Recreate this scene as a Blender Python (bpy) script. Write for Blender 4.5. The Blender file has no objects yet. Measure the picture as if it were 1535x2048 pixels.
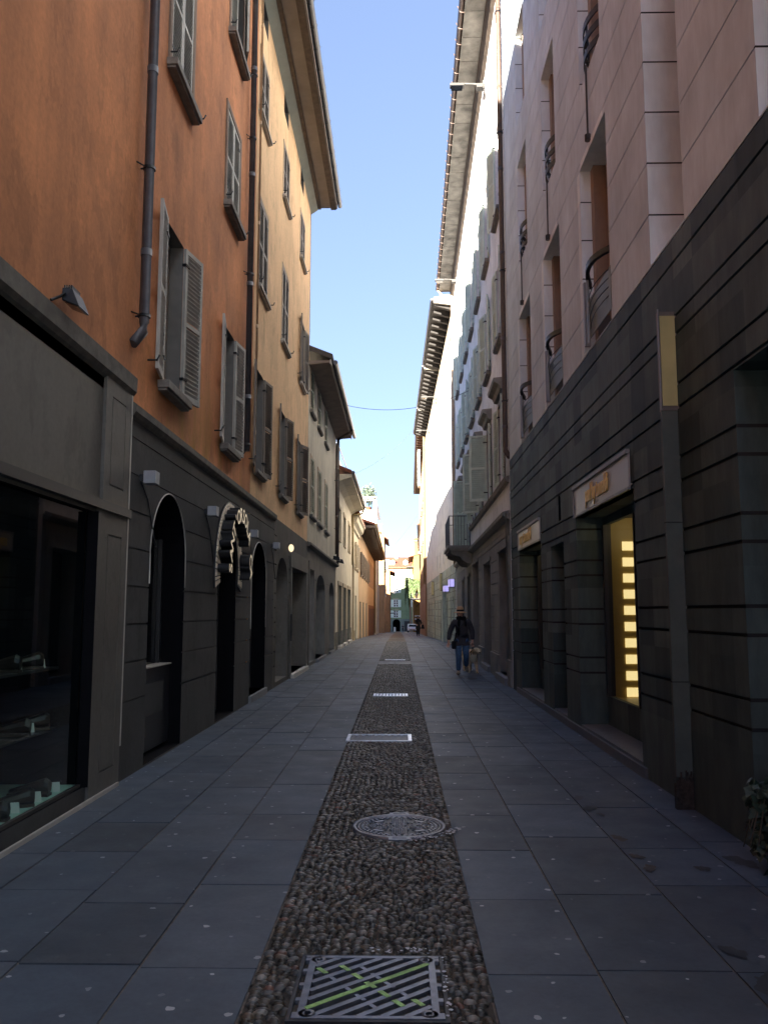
import bpy, math, random
from mathutils import Vector, Matrix
random.seed(7)
R = math.radians
C = bpy.context.scene.collection
SC = bpy.context.scene
# ------------------------------------------------------------------ camera, world, sun, exposure
cam_d = bpy.data.cameras.new('camera'); cam = bpy.data.objects.new('camera', cam_d); C.objects.link(cam)
cam.location = (0, 0, 1.6); cam.rotation_euler = (R(90 + 6.82), 0, R(1.004))
cam_d.sensor_fit = 'VERTICAL'; cam_d.sensor_height = 24; cam_d.lens = 1671 / 2048 * 24
cam_d.clip_start = .05; cam_d.clip_end = 2000
SC.camera = cam
SUN_EL, SUN_PHI = 8.5, 26.0          # elevation; angle between the sun's bearing and the street behind the camera (to the left)
w = bpy.data.worlds.new('World'); SC.world = w; w.use_nodes = True
nt = w.node_tree; bg = nt.nodes['Background']; sky = nt.nodes.new('ShaderNodeTexSky')
sky.sky_type = 'NISHITA'; sky.sun_disc = False; sky.sun_elevation = R(SUN_EL); sky.sun_rotation = R(180 + SUN_PHI)
sky.air_density = .75; sky.dust_density = 0; sky.ozone_density = 3.5; sky.altitude = 1500
gm = nt.nodes.new('ShaderNodeGamma'); gm.inputs[1].default_value = .5; tn = nt.nodes.new('ShaderNodeVectorMath'); tn.operation = 'MULTIPLY'
tn.inputs[1].default_value = (1.1, 1.0, 1.12)
nt.links.new(sky.outputs[0], gm.inputs[0]); nt.links.new(gm.outputs[0], tn.inputs[0]); nt.links.new(tn.outputs[0], bg.inputs[0]); bg.inputs[1].default_value = .065
sl = bpy.data.lights.new('sun', 'SUN'); sl.energy = 5.0; sl.angle = R(.5); sl.color = (1, .92, .80)
so = bpy.data.objects.new('sun', sl); C.objects.link(so)
sdir = Vector((-math.sin(R(SUN_PHI)) * math.cos(R(SUN_EL)), -math.cos(R(SUN_PHI)) * math.cos(R(SUN_EL)), math.sin(R(SUN_EL))))
so.rotation_euler = sdir.to_track_quat('Z', 'Y').to_euler(); so.location = (-20, -40, 40)
SC.view_settings.view_transform = 'Standard'; SC.view_settings.look = 'None'
SC.view_settings.exposure = 3.35; SC.view_settings.gamma = 1.0
SC.cycles.max_bounces = 8; SC.cycles.diffuse_bounces = 5

# ------------------------------------------------------------------ materials
def newmat(name):
    m = bpy.data.materials.new(name); m.use_nodes = True
    return m, m.node_tree, m.node_tree.nodes['Principled BSDF']
def N(nt, t, **k):
    n = nt.nodes.new(t)
    for a, b in k.items(): setattr(n, a, b)
    return n
def mathn(nt, op, a, b=None, c=None):
    n = nt.nodes.new('ShaderNodeMath'); n.operation = op
    for i, v in enumerate((a, b, c)):
        if v is None: continue
        if isinstance(v, (int, float)): n.inputs[i].default_value = v
        else: nt.links.new(v, n.inputs[i])
    return n.outputs[0]
def coords(nt, scale=(1, 1, 1)):
    g = N(nt, 'ShaderNodeNewGeometry'); mp = N(nt, 'ShaderNodeMapping'); mp.inputs['Scale'].default_value = scale
    nt.links.new(g.outputs['Position'], mp.inputs['Vector']); return mp.outputs[0]
def noise(nt, scale, sc3=(1, 1, 1), detail=4, rough=.6):
    n = N(nt, 'ShaderNodeTexNoise'); nt.links.new(coords(nt, sc3), n.inputs['Vector'])
    n.inputs['Scale'].default_value = scale; n.inputs['Detail'].default_value = detail; n.inputs['Roughness'].default_value = rough
    return n.outputs['Fac']
def remap(nt, v, a, b, c, d):
    n = N(nt, 'ShaderNodeMapRange'); nt.links.new(v, n.inputs[0])
    for i, x in enumerate((a, b, c, d)): n.inputs[i + 1].default_value = x
    return n.outputs[0]
def mixc(nt, f, a, b, mode='MIX'):
    n = N(nt, 'ShaderNodeMix', data_type='RGBA', blend_type=mode)
    for s, v in ((0, f), (6, a), (7, b)):
        if isinstance(v, (int, float)): n.inputs[s].default_value = v
        elif isinstance(v, tuple): n.inputs[s].default_value = (*v[:3], 1)
        else: nt.links.new(v, n.inputs[s])
    return n.outputs[2]
def bumpn(nt, bs, h, strength=.3, dist=.01):
    b = N(nt, 'ShaderNodeBump'); b.inputs['Strength'].default_value = strength; b.inputs['Distance'].default_value = dist
    nt.links.new(h, b.inputs['Height']); nt.links.new(b.outputs[0], bs.inputs['Normal'])
def plaster(name, col, col2=None, streak=.35, patch=.3, rough=.85, bump=.35, fine=60, drips=None):
    """weathered render: blotches, vertical wash streaks, fine grain"""
    m, nt, bs = newmat(name)
    col2 = col2 or tuple(c * .62 for c in col)
    a = remap(nt, noise(nt, .55), .35, .72, 0, patch)
    s = remap(nt, noise(nt, 1.6, (1, 1, .18)), .42, .75, 0, streak)
    c = mixc(nt, a, col, col2); c = mixc(nt, s, c, tuple(x * .8 for x in col2))
    g = remap(nt, noise(nt, 22, detail=6), .3, .7, .9, 1.08)
    c = mixc(nt, 1.0, c, c); mm = N(nt, 'ShaderNodeVectorMath', operation='SCALE')
    nt.links.new(c, mm.inputs[0]); nt.links.new(g, mm.inputs['Scale'])
    out = mm.outputs[0]
    k4 = mathn(nt, 'MULTIPLY', remap(nt, noise(nt, .75, (1, 1, .8), 5, .65), .515, .53, 1, .90), remap(nt, noise(nt, 1.9, (1, 1, .5), 5, .7), .56, .60, 1, .86))
    m4 = N(nt, 'ShaderNodeVectorMath', operation='SCALE'); nt.links.new(out, m4.inputs[0]); nt.links.new(k4, m4.inputs['Scale']); out = m4.outputs[0]
    if drips:   # yellowed damp just above a ledge: (z0, z1, colour, y0, y1)
        z0, z1, dc, y0, y1 = drips
        gg = N(nt, 'ShaderNodeNewGeometry'); sx = N(nt, 'ShaderNodeSeparateXYZ'); nt.links.new(gg.outputs['Position'], sx.inputs[0])
        f = remap(nt, sx.outputs[2], z0, z1, 1, 0); f2 = remap(nt, noise(nt, 1.8, (1, 1, .4)), .42, .62, 0, 1)
        f3 = remap(nt, sx.outputs[1], y0, y0 + .5, 0, 1); f4 = remap(nt, sx.outputs[1], y1 - 1.5, y1, 1, 0)
        f = mathn(nt, 'MULTIPLY', mathn(nt, 'MULTIPLY', f, f2), mathn(nt, 'MULTIPLY', f3, f4)); f = mathn(nt, 'MULTIPLY', f, .85)
        out = mixc(nt, f, out, dc)
    nt.links.new(out, bs.inputs['Base Color']); bs.inputs['Roughness'].default_value = rough
    bs.inputs['Specular IOR Level'].default_value = .25
    bumpn(nt, bs, noise(nt, fine, detail=3), bump, .004)
    return m
def stone(name, col, var=.25, cw=.47, ch=.64, rough=.7, tint=None, spec=.3, grain=.25, z0=0):
    """facing slabs: each slab its own tone, fine vertical grain"""
    m, nt, bs = newmat(name)
    g = N(nt, 'ShaderNodeNewGeometry'); sx = N(nt, 'ShaderNodeSeparateXYZ'); nt.links.new(g.outputs['Position'], sx.inputs[0])
    a = mathn(nt, 'FLOOR', mathn(nt, 'DIVIDE', sx.outputs[1], cw)); b = mathn(nt, 'FLOOR', mathn(nt, 'DIVIDE', mathn(nt, 'SUBTRACT', sx.outputs[2], z0), ch))
    cb = N(nt, 'ShaderNodeCombineXYZ'); nt.links.new(a, cb.inputs[0]); nt.links.new(b, cb.inputs[1])
    wn = N(nt, 'ShaderNodeTexWhiteNoise'); nt.links.new(cb.outputs[0], wn.inputs['Vector'])
    k = remap(nt, wn.outputs['Value'], 0, 1, 1 - var, 1 + var)
    k2 = remap(nt, noise(nt, 7, (1, 1, .25), 6, .7), .3, .7, 1 - grain, 1 + grain)
    k3 = remap(nt, noise(nt, .9), .3, .7, .85, 1.15)
    kk = mathn(nt, 'MULTIPLY', mathn(nt, 'MULTIPLY', k, k2), k3)
    c = mixc(nt, wn.outputs['Value'], col, tint or col)
    mm = N(nt, 'ShaderNodeVectorMath', operation='SCALE'); nt.links.new(c, mm.inputs[0]); nt.links.new(kk, mm.inputs['Scale'])
    nt.links.new(mm.outputs[0], bs.inputs['Base Color']); bs.inputs['Roughness'].default_value = rough
    bs.inputs['Specular IOR Level'].default_value = spec
    bumpn(nt, bs, noise(nt, 45, detail=5), .3, .004)
    return m
def simple(name, col, rough=.6, metal=0, spec=.5, var=.12, scale=9, emit=None, bump=.0):
    m, nt, bs = newmat(name)
    f = remap(nt, noise(nt, scale, detail=5), .3, .7, 1 - var, 1 + var)
    mm = N(nt, 'ShaderNodeVectorMath', operation='SCALE'); mm.inputs[0].default_value = col[:3]; nt.links.new(f, mm.inputs['Scale'])
    nt.links.new(mm.outputs[0], bs.inputs['Base Color'])
    bs.inputs['Roughness'].default_value = rough; bs.inputs['Metallic'].default_value = metal; bs.inputs['Specular IOR Level'].default_value = spec
    if emit: bs.inputs['Emission Color'].default_value = (*emit[:3], 1); bs.inputs['Emission Strength'].default_value = emit[3]
    if bump: bumpn(nt, bs, noise(nt, scale * 4, detail=4), bump, .005)
    return m
def glassmat(name, tint=(.7, .8, .78), reflect=.25, gloss=1.):
    m, nt, bs = newmat(name); nt.nodes.remove(bs)
    tr = N(nt, 'ShaderNodeBsdfTransparent'); tr.inputs[0].default_value = (*tint, 1)
    gl = N(nt, 'ShaderNodeBsdfGlossy'); gl.inputs['Roughness'].default_value = .02
    gl.inputs[0].default_value = (gloss, gloss, gloss, 1)
    g = N(nt, 'ShaderNodeNewGeometry'); dp = N(nt, 'ShaderNodeVectorMath', operation='DOT_PRODUCT'); nt.links.new(g.outputs['Incoming'], dp.inputs[0]); nt.links.new(g.outputs['Normal'], dp.inputs[1])
    f = mathn(nt, 'POWER', mathn(nt, 'SUBTRACT', 1, mathn(nt, 'ABSOLUTE', dp.outputs['Value'])), 4); f = mathn(nt, 'ADD', mathn(nt, 'MULTIPLY', f, .8), .04 + reflect); mx = N(nt, 'ShaderNodeMixShader')
    nt.links.new(f, mx.inputs[0]); nt.links.new(tr.outputs[0], mx.inputs[1]); nt.links.new(gl.outputs[0], mx.inputs[2])
    nt.links.new(mx.outputs[0], nt.nodes['Material Output'].inputs[0]); return m
def attrmat(name, rough=.7, spec=.4, gum=False, scale=30, bump=.25, grain=.12):
    m, nt, bs = newmat(name)
    at = N(nt, 'ShaderNodeAttribute'); at.attribute_name = 'col'
    f = remap(nt, noise(nt, scale, detail=6, rough=.7), .3, .7, 1 - grain, 1 + grain)
    f = mathn(nt, 'MULTIPLY', f, remap(nt, noise(nt, 1.3), .3, .7, .80, 1.2))
    mm = N(nt, 'ShaderNodeVectorMath', operation='SCALE'); nt.links.new(at.outputs['Color'], mm.inputs[0]); nt.links.new(f, mm.inputs['Scale'])
    c = mm.outputs[0]
    if gum:
        v = N(nt, 'ShaderNodeTexVoronoi', voronoi_dimensions='2D'); v.inputs['Scale'].default_value = 3.3
        wob = N(nt, 'ShaderNodeTexNoise'); wob.inputs['Scale'].default_value = 28; nt.links.new(coords(nt), wob.inputs['Vector'])
        ad = N(nt, 'ShaderNodeVectorMath', operation='MULTIPLY_ADD'); nt.links.new(wob.outputs['Color'], ad.inputs[0])
        ad.inputs[1].default_value = (.03, .03, 0); nt.links.new(coords(nt, (1, 1, 0)), ad.inputs[2])
        nt.links.new(ad.outputs[0], v.inputs['Vector'])
        sp = N(nt, 'ShaderNodeSeparateColor'); nt.links.new(v.outputs['Color'], sp.inputs[0])
        rad = remap(nt, sp.outputs[0], 0, 1, .02, .062)
        on = mathn(nt, 'LESS_THAN', v.outputs['Distance'], rad)
        on = mathn(nt, 'MULTIPLY', on, remap(nt, sp.outputs[1], .15, 1, 0, .9))
        c = mixc(nt, on, c, (.50, .52, .56))
        # older, darker trodden spots
        v2 = N(nt, 'ShaderNodeTexVoronoi', voronoi_dimensions='2D'); v2.inputs['Scale'].default_value = 4.3; nt.links.new(ad.outputs[0], v2.inputs['Vector'])
        sp2 = N(nt, 'ShaderNodeSeparateColor'); nt.links.new(v2.outputs['Color'], sp2.inputs[0])
        on2 = mathn(nt, 'MULTIPLY', mathn(nt, 'LESS_THAN', v2.outputs['Distance'], .05), remap(nt, sp2.outputs[1], .5, 1, 0, .35))
        c = mixc(nt, on2, c, (.22, .23, .25))
    nt.links.new(c, bs.inputs['Base Color'])
    r = remap(nt, noise(nt, 3.0), .3, .7, rough - .1, rough + .1); nt.links.new(r, bs.inputs['Roughness'])
    bs.inputs['Specular IOR Level'].default_value = spec
    bumpn(nt, bs, noise(nt, scale * 2, detail=4), bump, .003)
    return m
def foliage(name, col):
    m, nt, bs = newmat(name)
    g = N(nt, 'ShaderNodeNewGeometry')
    h = N(nt, 'ShaderNodeMapRange'); nt.links.new(g.outputs['Random Per Island'], h.inputs[0]); h.inputs[3].default_value = .5; h.inputs[4].default_value = 1.7
    mm = N(nt, 'ShaderNodeVectorMath', operation='SCALE'); mm.inputs[0].default_value = col; nt.links.new(h.outputs[0], mm.inputs['Scale'])
    nt.links.new(mm.outputs[0], bs.inputs['Base Color']); bs.inputs['Roughness'].default_value = .5
    return m
M = dict(
    orange=plaster('orange_render', (.76, .31, .135), (.38, .165, .085), .6, .95, drips=(3.7, 5.0, (.34, .19, .04), 8.2, 15.5)),
    cream=plaster('peach_render', (.84, .55, .31), (.66, .42, .23), .3, .5),
    beige=plaster('beige_render', (.60, .54, .43), (.47, .41, .32), .35, .4),
    ivory=plaster('ivory_render', (.76, .68, .53), (.64, .55, .41), .2, .3),
    peach=plaster('apricot_render', (.66, .46, .29), (.52, .35, .2), .25, .3),
    brick=plaster('brown_red_render', (.33, .16, .10), (.22, .10, .06), .3, .4),
    grey=plaster('pale_grey_render', (.56, .55, .55), (.46, .45, .46), .2, .2),
    yellow=plaster('yellow_render', (.30, .17, .05), (.22, .12, .035), .2, .3),
    gold=plaster('golden_render', (.34, .20, .10), (.26, .15, .075), .3, .4),
    green=plaster('sage_render', (.21, .27, .15), (.17, .22, .12), .2, .3),
    lilac=plaster('lilac_grey_render', (.42, .40, .44), (.30, .27, .29), .2, .3),
    whitewarm=plaster('warm_white_render', (.88, .83, .74), (.78, .73, .64), .15, .2),
    white=plaster('white_render', (.86, .85, .85), (.76, .75, .75), .2, .3),
    dark=plaster('anthracite_render', (.078, .078, .080), (.056, .056, .058), .4, .5, bump=.6),
    rustic=plaster('dark_rough_render', (.13, .122, .112), (.075, .07, .066), .5, .6, bump=.9),
    brown=plaster('grey_brown_render', (.20, .185, .165), (.13, .12, .108), .4, .5, bump=.7),
    taupe=plaster('taupe_metal', (.15, .142, .13), (.11, .105, .097), .3, .4, rough=.55, bump=.15),
    slate=stone('dark_slate_cladding', (.062, .094, .096), .42, tint=(.078, .100, .096)),
    pink=stone('pink_stone_cladding', (.61, .68, .73), .05, .9, .53, .8, tint=(.59, .66, .72), grain=.1, z0=4.8),
    limestone=stone('pale_limestone', (.80, .85, .86), .04, 1.5, .53, .75, grain=.08, z0=4.8),
    greenstone=stone('pale_green_stone', (.42, .48, .43), .18, .55, .6, .7, tint=(.38, .45, .42)),
    greyst=stone('grey_brown_stone', (.25, .245, .235), .15, 3, 2.9, .8, grain=.2),
    sill=simple('sill_stone', (.20, .18, .16), .8, var=.25, bump=.3),
    palesill=simple('pale_sill_stone', (.42, .38, .33), .8, var=.2, bump=.3),
    soffit=simple('painted_soffit', (.27, .25, .23), .8, var=.12, scale=3),
    cove=simple('grey_green_cove', (.27, .28, .235), .8, var=.1, scale=3),
    timber=simple('brown_timber', (.11, .085, .065), .75, var=.3, scale=6, bump=.3),
    darktimber=simple('dark_timber', (.05, .043, .04), .75, var=.3, scale=6),
    concrete=simple('stained_concrete', (.17, .16, .14), .9, var=.55, scale=2.2, bump=.6),
    tile=simple('terracotta_tiles', (.20, .065, .035), .85, var=.4, scale=5, bump=.8),
    pipe=simple('grey_painted_pipe', (.085, .085, .095), .4, var=.2),
    brownpipe=simple('brown_pipe', (.10, .065, .05), .45, var=.2),
    copper=simple('pale_copper_pipe', (.42, .28, .17), .5, var=.2),
    shut_grey=simple('grey_shutter_paint', (.42, .40, .36), .6, var=.15, scale=5),
    shut_brown=simple('brown_grey_shutter_paint', (.20, .165, .135), .6, var=.2, scale=5),
    shut_olive=simple('olive_shutter_paint', (.27, .28, .20), .6, var=.2, scale=5),
    shut_green=simple('sage_green_shutter_paint', (.62, .70, .62), .65, var=.12, scale=5),
    slatdark=simple('shadowed_slat_paint', (.10, .095, .085), .7, var=.15, scale=5),
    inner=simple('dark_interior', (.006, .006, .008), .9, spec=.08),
    glassd=simple('dark_window_glass', (.012, .014, .018), .06, spec=.6, var=.05),
    frame=simple('dark_metal_frame', (.03, .03, .034), .4, var=.1),
    frameb=simple('brown_window_frame', (.15, .12, .10), .5, var=.1),
    framew=simple('white_window_frame', (.7, .7, .68), .5, var=.05),
    iron=simple('black_iron', (.015, .015, .017), .45, .3, var=.1),
    chrome=simple('brushed_steel', (.30, .29, .285), .5, .6, var=.08),
    lampbox=simple('grey_lamp_housing', (.33, .34, .37), .5, var=.08),
    galv=simple('galvanised_steel', (.05, .048, .045), .6, .1, var=.1),
    signface=simple('pale_sign_panel', (.42, .41, .41), .35, var=.04, scale=2),
    goldl=simple('gold_letters', (.90, .62, .20), .45, .15, var=.08),
    cream_tile=simple('cream_stone_chips', (.85, .74, .58), .6, var=.25, scale=40),
    letterside=simple('black_letter_sides', (.022, .02, .022), .4, var=.1),
    letterface=simple('pale_letter_faces', (.72, .62, .48), .4, var=.1, emit=(1, .82, .55, .03)),
    yellowlamp=simple('yellowed_lamp_glass', (.52, .45, .20), .35, var=.1, scale=4),
    bluelamp=simple('violet_lightbox', (.4, .36, .6), .4, emit=(.5, .45, 1, .09)),
    goldwall=simple('gold_showcase_wall', (.46, .34, .11), .45, var=.06, scale=3),
    niche=simple('lit_niche', (.9, .75, .4), .5, emit=(1, .76, .36, .15), var=.05, scale=2),
    glow=simple('lit_round_sign', (.9, .8, .6), .4, emit=(1, .78, .45, .12)),
    rust=simple('rusted_iron', (.045, .035, .03), .9, var=.6, scale=30, bump=.9),
    roller=simple('roller_shutter_metal', (.20, .19, .17), .5, .3, var=.15),
    curtain=simple('pale_curtain', (.45, .46, .42), .8, var=.1),
    greydoor=simple('grey_green_door', (.22, .225, .19), .6, var=.12),
    browndoor=simple('dark_brown_door', (.055, .04, .035), .55, var=.2),
    castiron=simple('worn_cast_iron', (.17, .18, .215), .42, .6, var=.25, scale=18),
    castdark=simple('dark_cast_iron', (.035, .035, .04), .5, .5, var=.3, scale=18),
    pit=simple('drain_pit', (.006, .006, .006), .9),
    limepaint=simple('lime_spray_paint', (.30, .52, .17), .6, var=.5, scale=22),
    bed=simple('cobble_bed_mortar', (.045, .04, .034), .95, var=.4, scale=25, bump=.8),
    mortar=simple('paving_joint_mortar', (.125, .11, .096), .95, var=.45, scale=25),
    step=simple('pale_step_stone', (.22, .22, .23), .6, var=.15, scale=14),
    whitestep=simple('white_marble_step', (.55, .52, .48), .6, var=.15, scale=14),
    ground=simple('outer_ground', (.10, .10, .10), .9, var=.2, scale=2),
    paving=attrmat('paving_slabs', .62, .4, gum=True),
    pebbles=attrmat('river_pebbles', .42, .5, scale=60, bump=.15, grain=.2),
    leaf=foliage('ivy_leaves', (.028, .05, .032)),
    leaf2=foliage('trailing_leaves', (.09, .13, .05)),
    glass=glassmat('shop_glass', (.72, .86, .82), .02, .8),
    clear=glassmat('clear_glass', (.78, .82, .78), .0, .5),
    skin=simple('skin', (.72, .40, .29), .55, var=.05),
    jacket=simple('dark_quilted_jacket', (.045, .040, .050), .6, var=.3, scale=30),
    scarf=simple('black_wool_scarf', (.008, .008, .009), .9),
    jeans=simple('blue_denim', (.06, .13, .25), .8, var=.3, scale=25),
    straw=simple('tan_straw_hat', (.60, .38, .22), .8, var=.15, scale=60),
    blackc=simple('black_cloth', (.012, .012, .014), .8),
    brownc=simple('dark_brown_coat', (.03, .022, .02), .8),
    shoe=simple('tan_trainer', (.20, .16, .12), .6), shoesole=simple('pale_sole', (.5, .5, .48), .6),
    fur=simple('golden_fur', (.78, .58, .36), .85, var=.25, scale=35, bump=.8),
    furlight=simple('cream_fur', (.85, .72, .52), .85, var=.2, scale=35, bump=.8),
    leather=simple('dark_leather', (.02, .012, .009), .35), paper=simple('white_price_tag', (.75, .77, .75), .6, var=.03),
    displayfloor=simple('pale_green_display_base', (.55, .80, .72), .4, var=.05),
    carpaint=simple('white_car_paint', (.75, .76, .78), .25, spec=.6, var=.02), tyre=simple('black_tyre', (.015, .015, .015), .8),
    cable=simple('dark_cable', (.05, .05, .06), .6),
)

# ------------------------------------------------------------------ mesh helpers
def gz(y):                       # street level: flat, then falling gently away
    if y < 45: return 0.
    if y < 70: return -.4 * (y - 45) / 25
    return -.4 - .02 * (y - 70)
class MB:
    def __init__(s): s.v = []; s.f = []; s.m = []; s.cur = 0; s.sm = []
    def quad(s, *p, m=None, smooth=False):
        i = len(s.v); s.v += [tuple(q) for q in p]; s.f.append(tuple(range(i, i + len(p)))); s.m.append(s.cur if m is None else m); s.sm.append(smooth)
    def box(s, x0, x1, y0, y1, z0, z1, m=None): s.hexa([(x, y, z) for z in (z0, z1) for x, y in ((x0, y0), (x1, y0), (x1, y1), (x0, y1))], m)
    def hexa(s, p, m=None):
        i = len(s.v); s.v += [tuple(q) for q in p]
        for f in ((3, 2, 1, 0), (4, 5, 6, 7), (0, 1, 5, 4), (1, 2, 6, 5), (2, 3, 7, 6), (3, 0, 4, 7)):
            s.f.append(tuple(i + k for k in f)); s.m.append(s.cur if m is None else m); s.sm.append(False)
    def prism(s, poly, vec, m=None, smooth=False):
        """closed polygon (3-D points) swept by vec"""
        n = len(poly); i = len(s.v); vec = Vector(vec)
        s.v += [tuple(q) for q in poly] + [tuple(Vector(q) + vec) for q in poly]
        mm = s.cur if m is None else m
        s.f += [tuple(i + k for k in range(n))[::-1], tuple(i + n + k for k in range(n))]; s.m += [mm, mm]; s.sm += [False, False]
        for k in range(n): s.f.append((i + k, i + (k + 1) % n, i + n + (k + 1) % n, i + n + k)); s.m.append(mm); s.sm.append(smooth)
    def tube(s, path, r, n=10, m=None, caps=True):
        path = [Vector(p) for p in path]; rr = r if isinstance(r, (list, tuple)) else [r] * len(path)
        i0 = len(s.v); mm = s.cur if m is None else m
        for k, p in enumerate(path):
            t = (path[min(k + 1, len(path) - 1)] - path[max(k - 1, 0)]).normalized()
            a = t.cross(Vector((0, 0, 1)));
            if a.length < .05: a = t.cross(Vector((1, 0, 0)))
            a.normalize(); b = t.cross(a)
            for j in range(n):
                q = p + (a * math.cos(2 * math.pi * j / n) + b * math.sin(2 * math.pi * j / n)) * rr[k]; s.v.append(tuple(q))
        for k in range(len(path) - 1):
            for j in range(n):
                s.f.append((i0 + k * n + j, i0 + k * n + (j + 1) % n, i0 + (k + 1) * n + (j + 1) % n, i0 + (k + 1) * n + j)); s.m.append(mm); s.sm.append(True)
        if caps:
            s.f.append(tuple(i0 + j for j in range(n))); s.f.append(tuple(i0 + (len(path) - 1) * n + j for j in range(n))); s.m += [mm, mm]; s.sm += [False, False]
    def lathe(s, prof, c, n=20, m=None):
        i0 = len(s.v); mm = s.cur if m is None else m
        for r, z in prof:
            for j in range(n): a = 2 * math.pi * j / n; s.v.append((c[0] + r * math.cos(a), c[1] + r * math.sin(a), c[2] + z))
        for k in range(len(prof) - 1):
            for j in range(n): s.f.append((i0 + k * n + j, i0 + k * n + (j + 1) % n, i0 + (k + 1) * n + (j + 1) % n, i0 + (k + 1) * n + j)); s.m.append(mm); s.sm.append(True)
    def ball(s, c, r, n=10, k=7, m=None, squash=(1, 1, 1)):
        i0 = len(s.v); mm = s.cur if m is None else m
        for a in range(k + 1):
            t = math.pi * a / k
            for j in range(n):
                p = 2 * math.pi * j / n; s.v.append((c[0] + r * squash[0] * math.sin(t) * math.cos(p), c[1] + r * squash[1] * math.sin(t) * math.sin(p), c[2] + r * squash[2] * math.cos(t)))
        for a in range(k):
            for j in range(n): s.f.append((i0 + a * n + j, i0 + a * n + (j + 1) % n, i0 + (a + 1) * n + (j + 1) % n, i0 + (a + 1) * n + j)); s.m.append(mm); s.sm.append(True)
    def build(s, name, mats, parent=None, bevel=0):
        me = bpy.data.meshes.new(name); me.from_pydata(s.v, [], s.f)
        if not isinstance(mats, (list, tuple)): mats = [mats]
        for m in mats: me.materials.append(M[m] if isinstance(m, str) else m)
        me.polygons.foreach_set('material_index', s.m); me.polygons.foreach_set('use_smooth', s.sm); me.update()
        o = bpy.data.objects.new(name, me); C.objects.link(o)
        if parent: setpar(o, parent)
        if bevel:
            b = o.modifiers.new('bevel', 'BEVEL'); b.width = bevel; b.segments = 2; b.limit_method = 'ANGLE'
        return o
def setpar(o, p):
    o.parent = p
    q = p; t = Vector((0, 0, 0))
    while q: t += q.location; q = q.parent
    o.location = -t if o.type == 'MESH' or o.type == 'EMPTY' else o.location
def tag(o, label, cat, group=None, kind=None):
    if label: o['label'] = label
    if cat: o['category'] = cat
    if group: o['group'] = group
    if kind: o['kind'] = kind
    return o
def thing(name, loc, label, cat, group=None):
    o = bpy.data.objects.new(name, None); C.objects.link(o); o.location = loc; o.empty_display_size = .2
    return tag(o, label, cat, group)
class PL:
    """a facade plane: s runs along the street, d stands out from the wall towards the street"""
    def __init__(s, ox, slope, side): l = math.hypot(1, slope); s.o = ox; s.k = slope; s.l = l; s.n = side; s.nv = (side / l, -side * slope / l)
    def P(s, a, z, d=0.): return (s.o + s.k * a + s.nv[0] * d, a + s.nv[1] * d, z)
    def box(s, mb, s0, s1, z0, z1, d0, d1, m=None): mb.hexa([s.P(a, z, d) for z in (z0, z1) for a, d in ((s0, d0), (s1, d0), (s1, d1), (s0, d1))], m)
    def extr(s, mb, s0, s1, prof, m=None, smooth=False):
        a = [s.P(s0, z, d) for d, z in prof]; b = Vector(s.P(s1, 0, 0)) - Vector(s.P(s0, 0, 0)); mb.prism(a, b, m, smooth)
LW = PL(-2.65, 0, 1); R1 = PL(2.40, 0, -1)
R2 = PL(2.42 - .013 * 18, .013, -1); WW = PL(2.66 + .0108 * 39, -.0108, -1)
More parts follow.
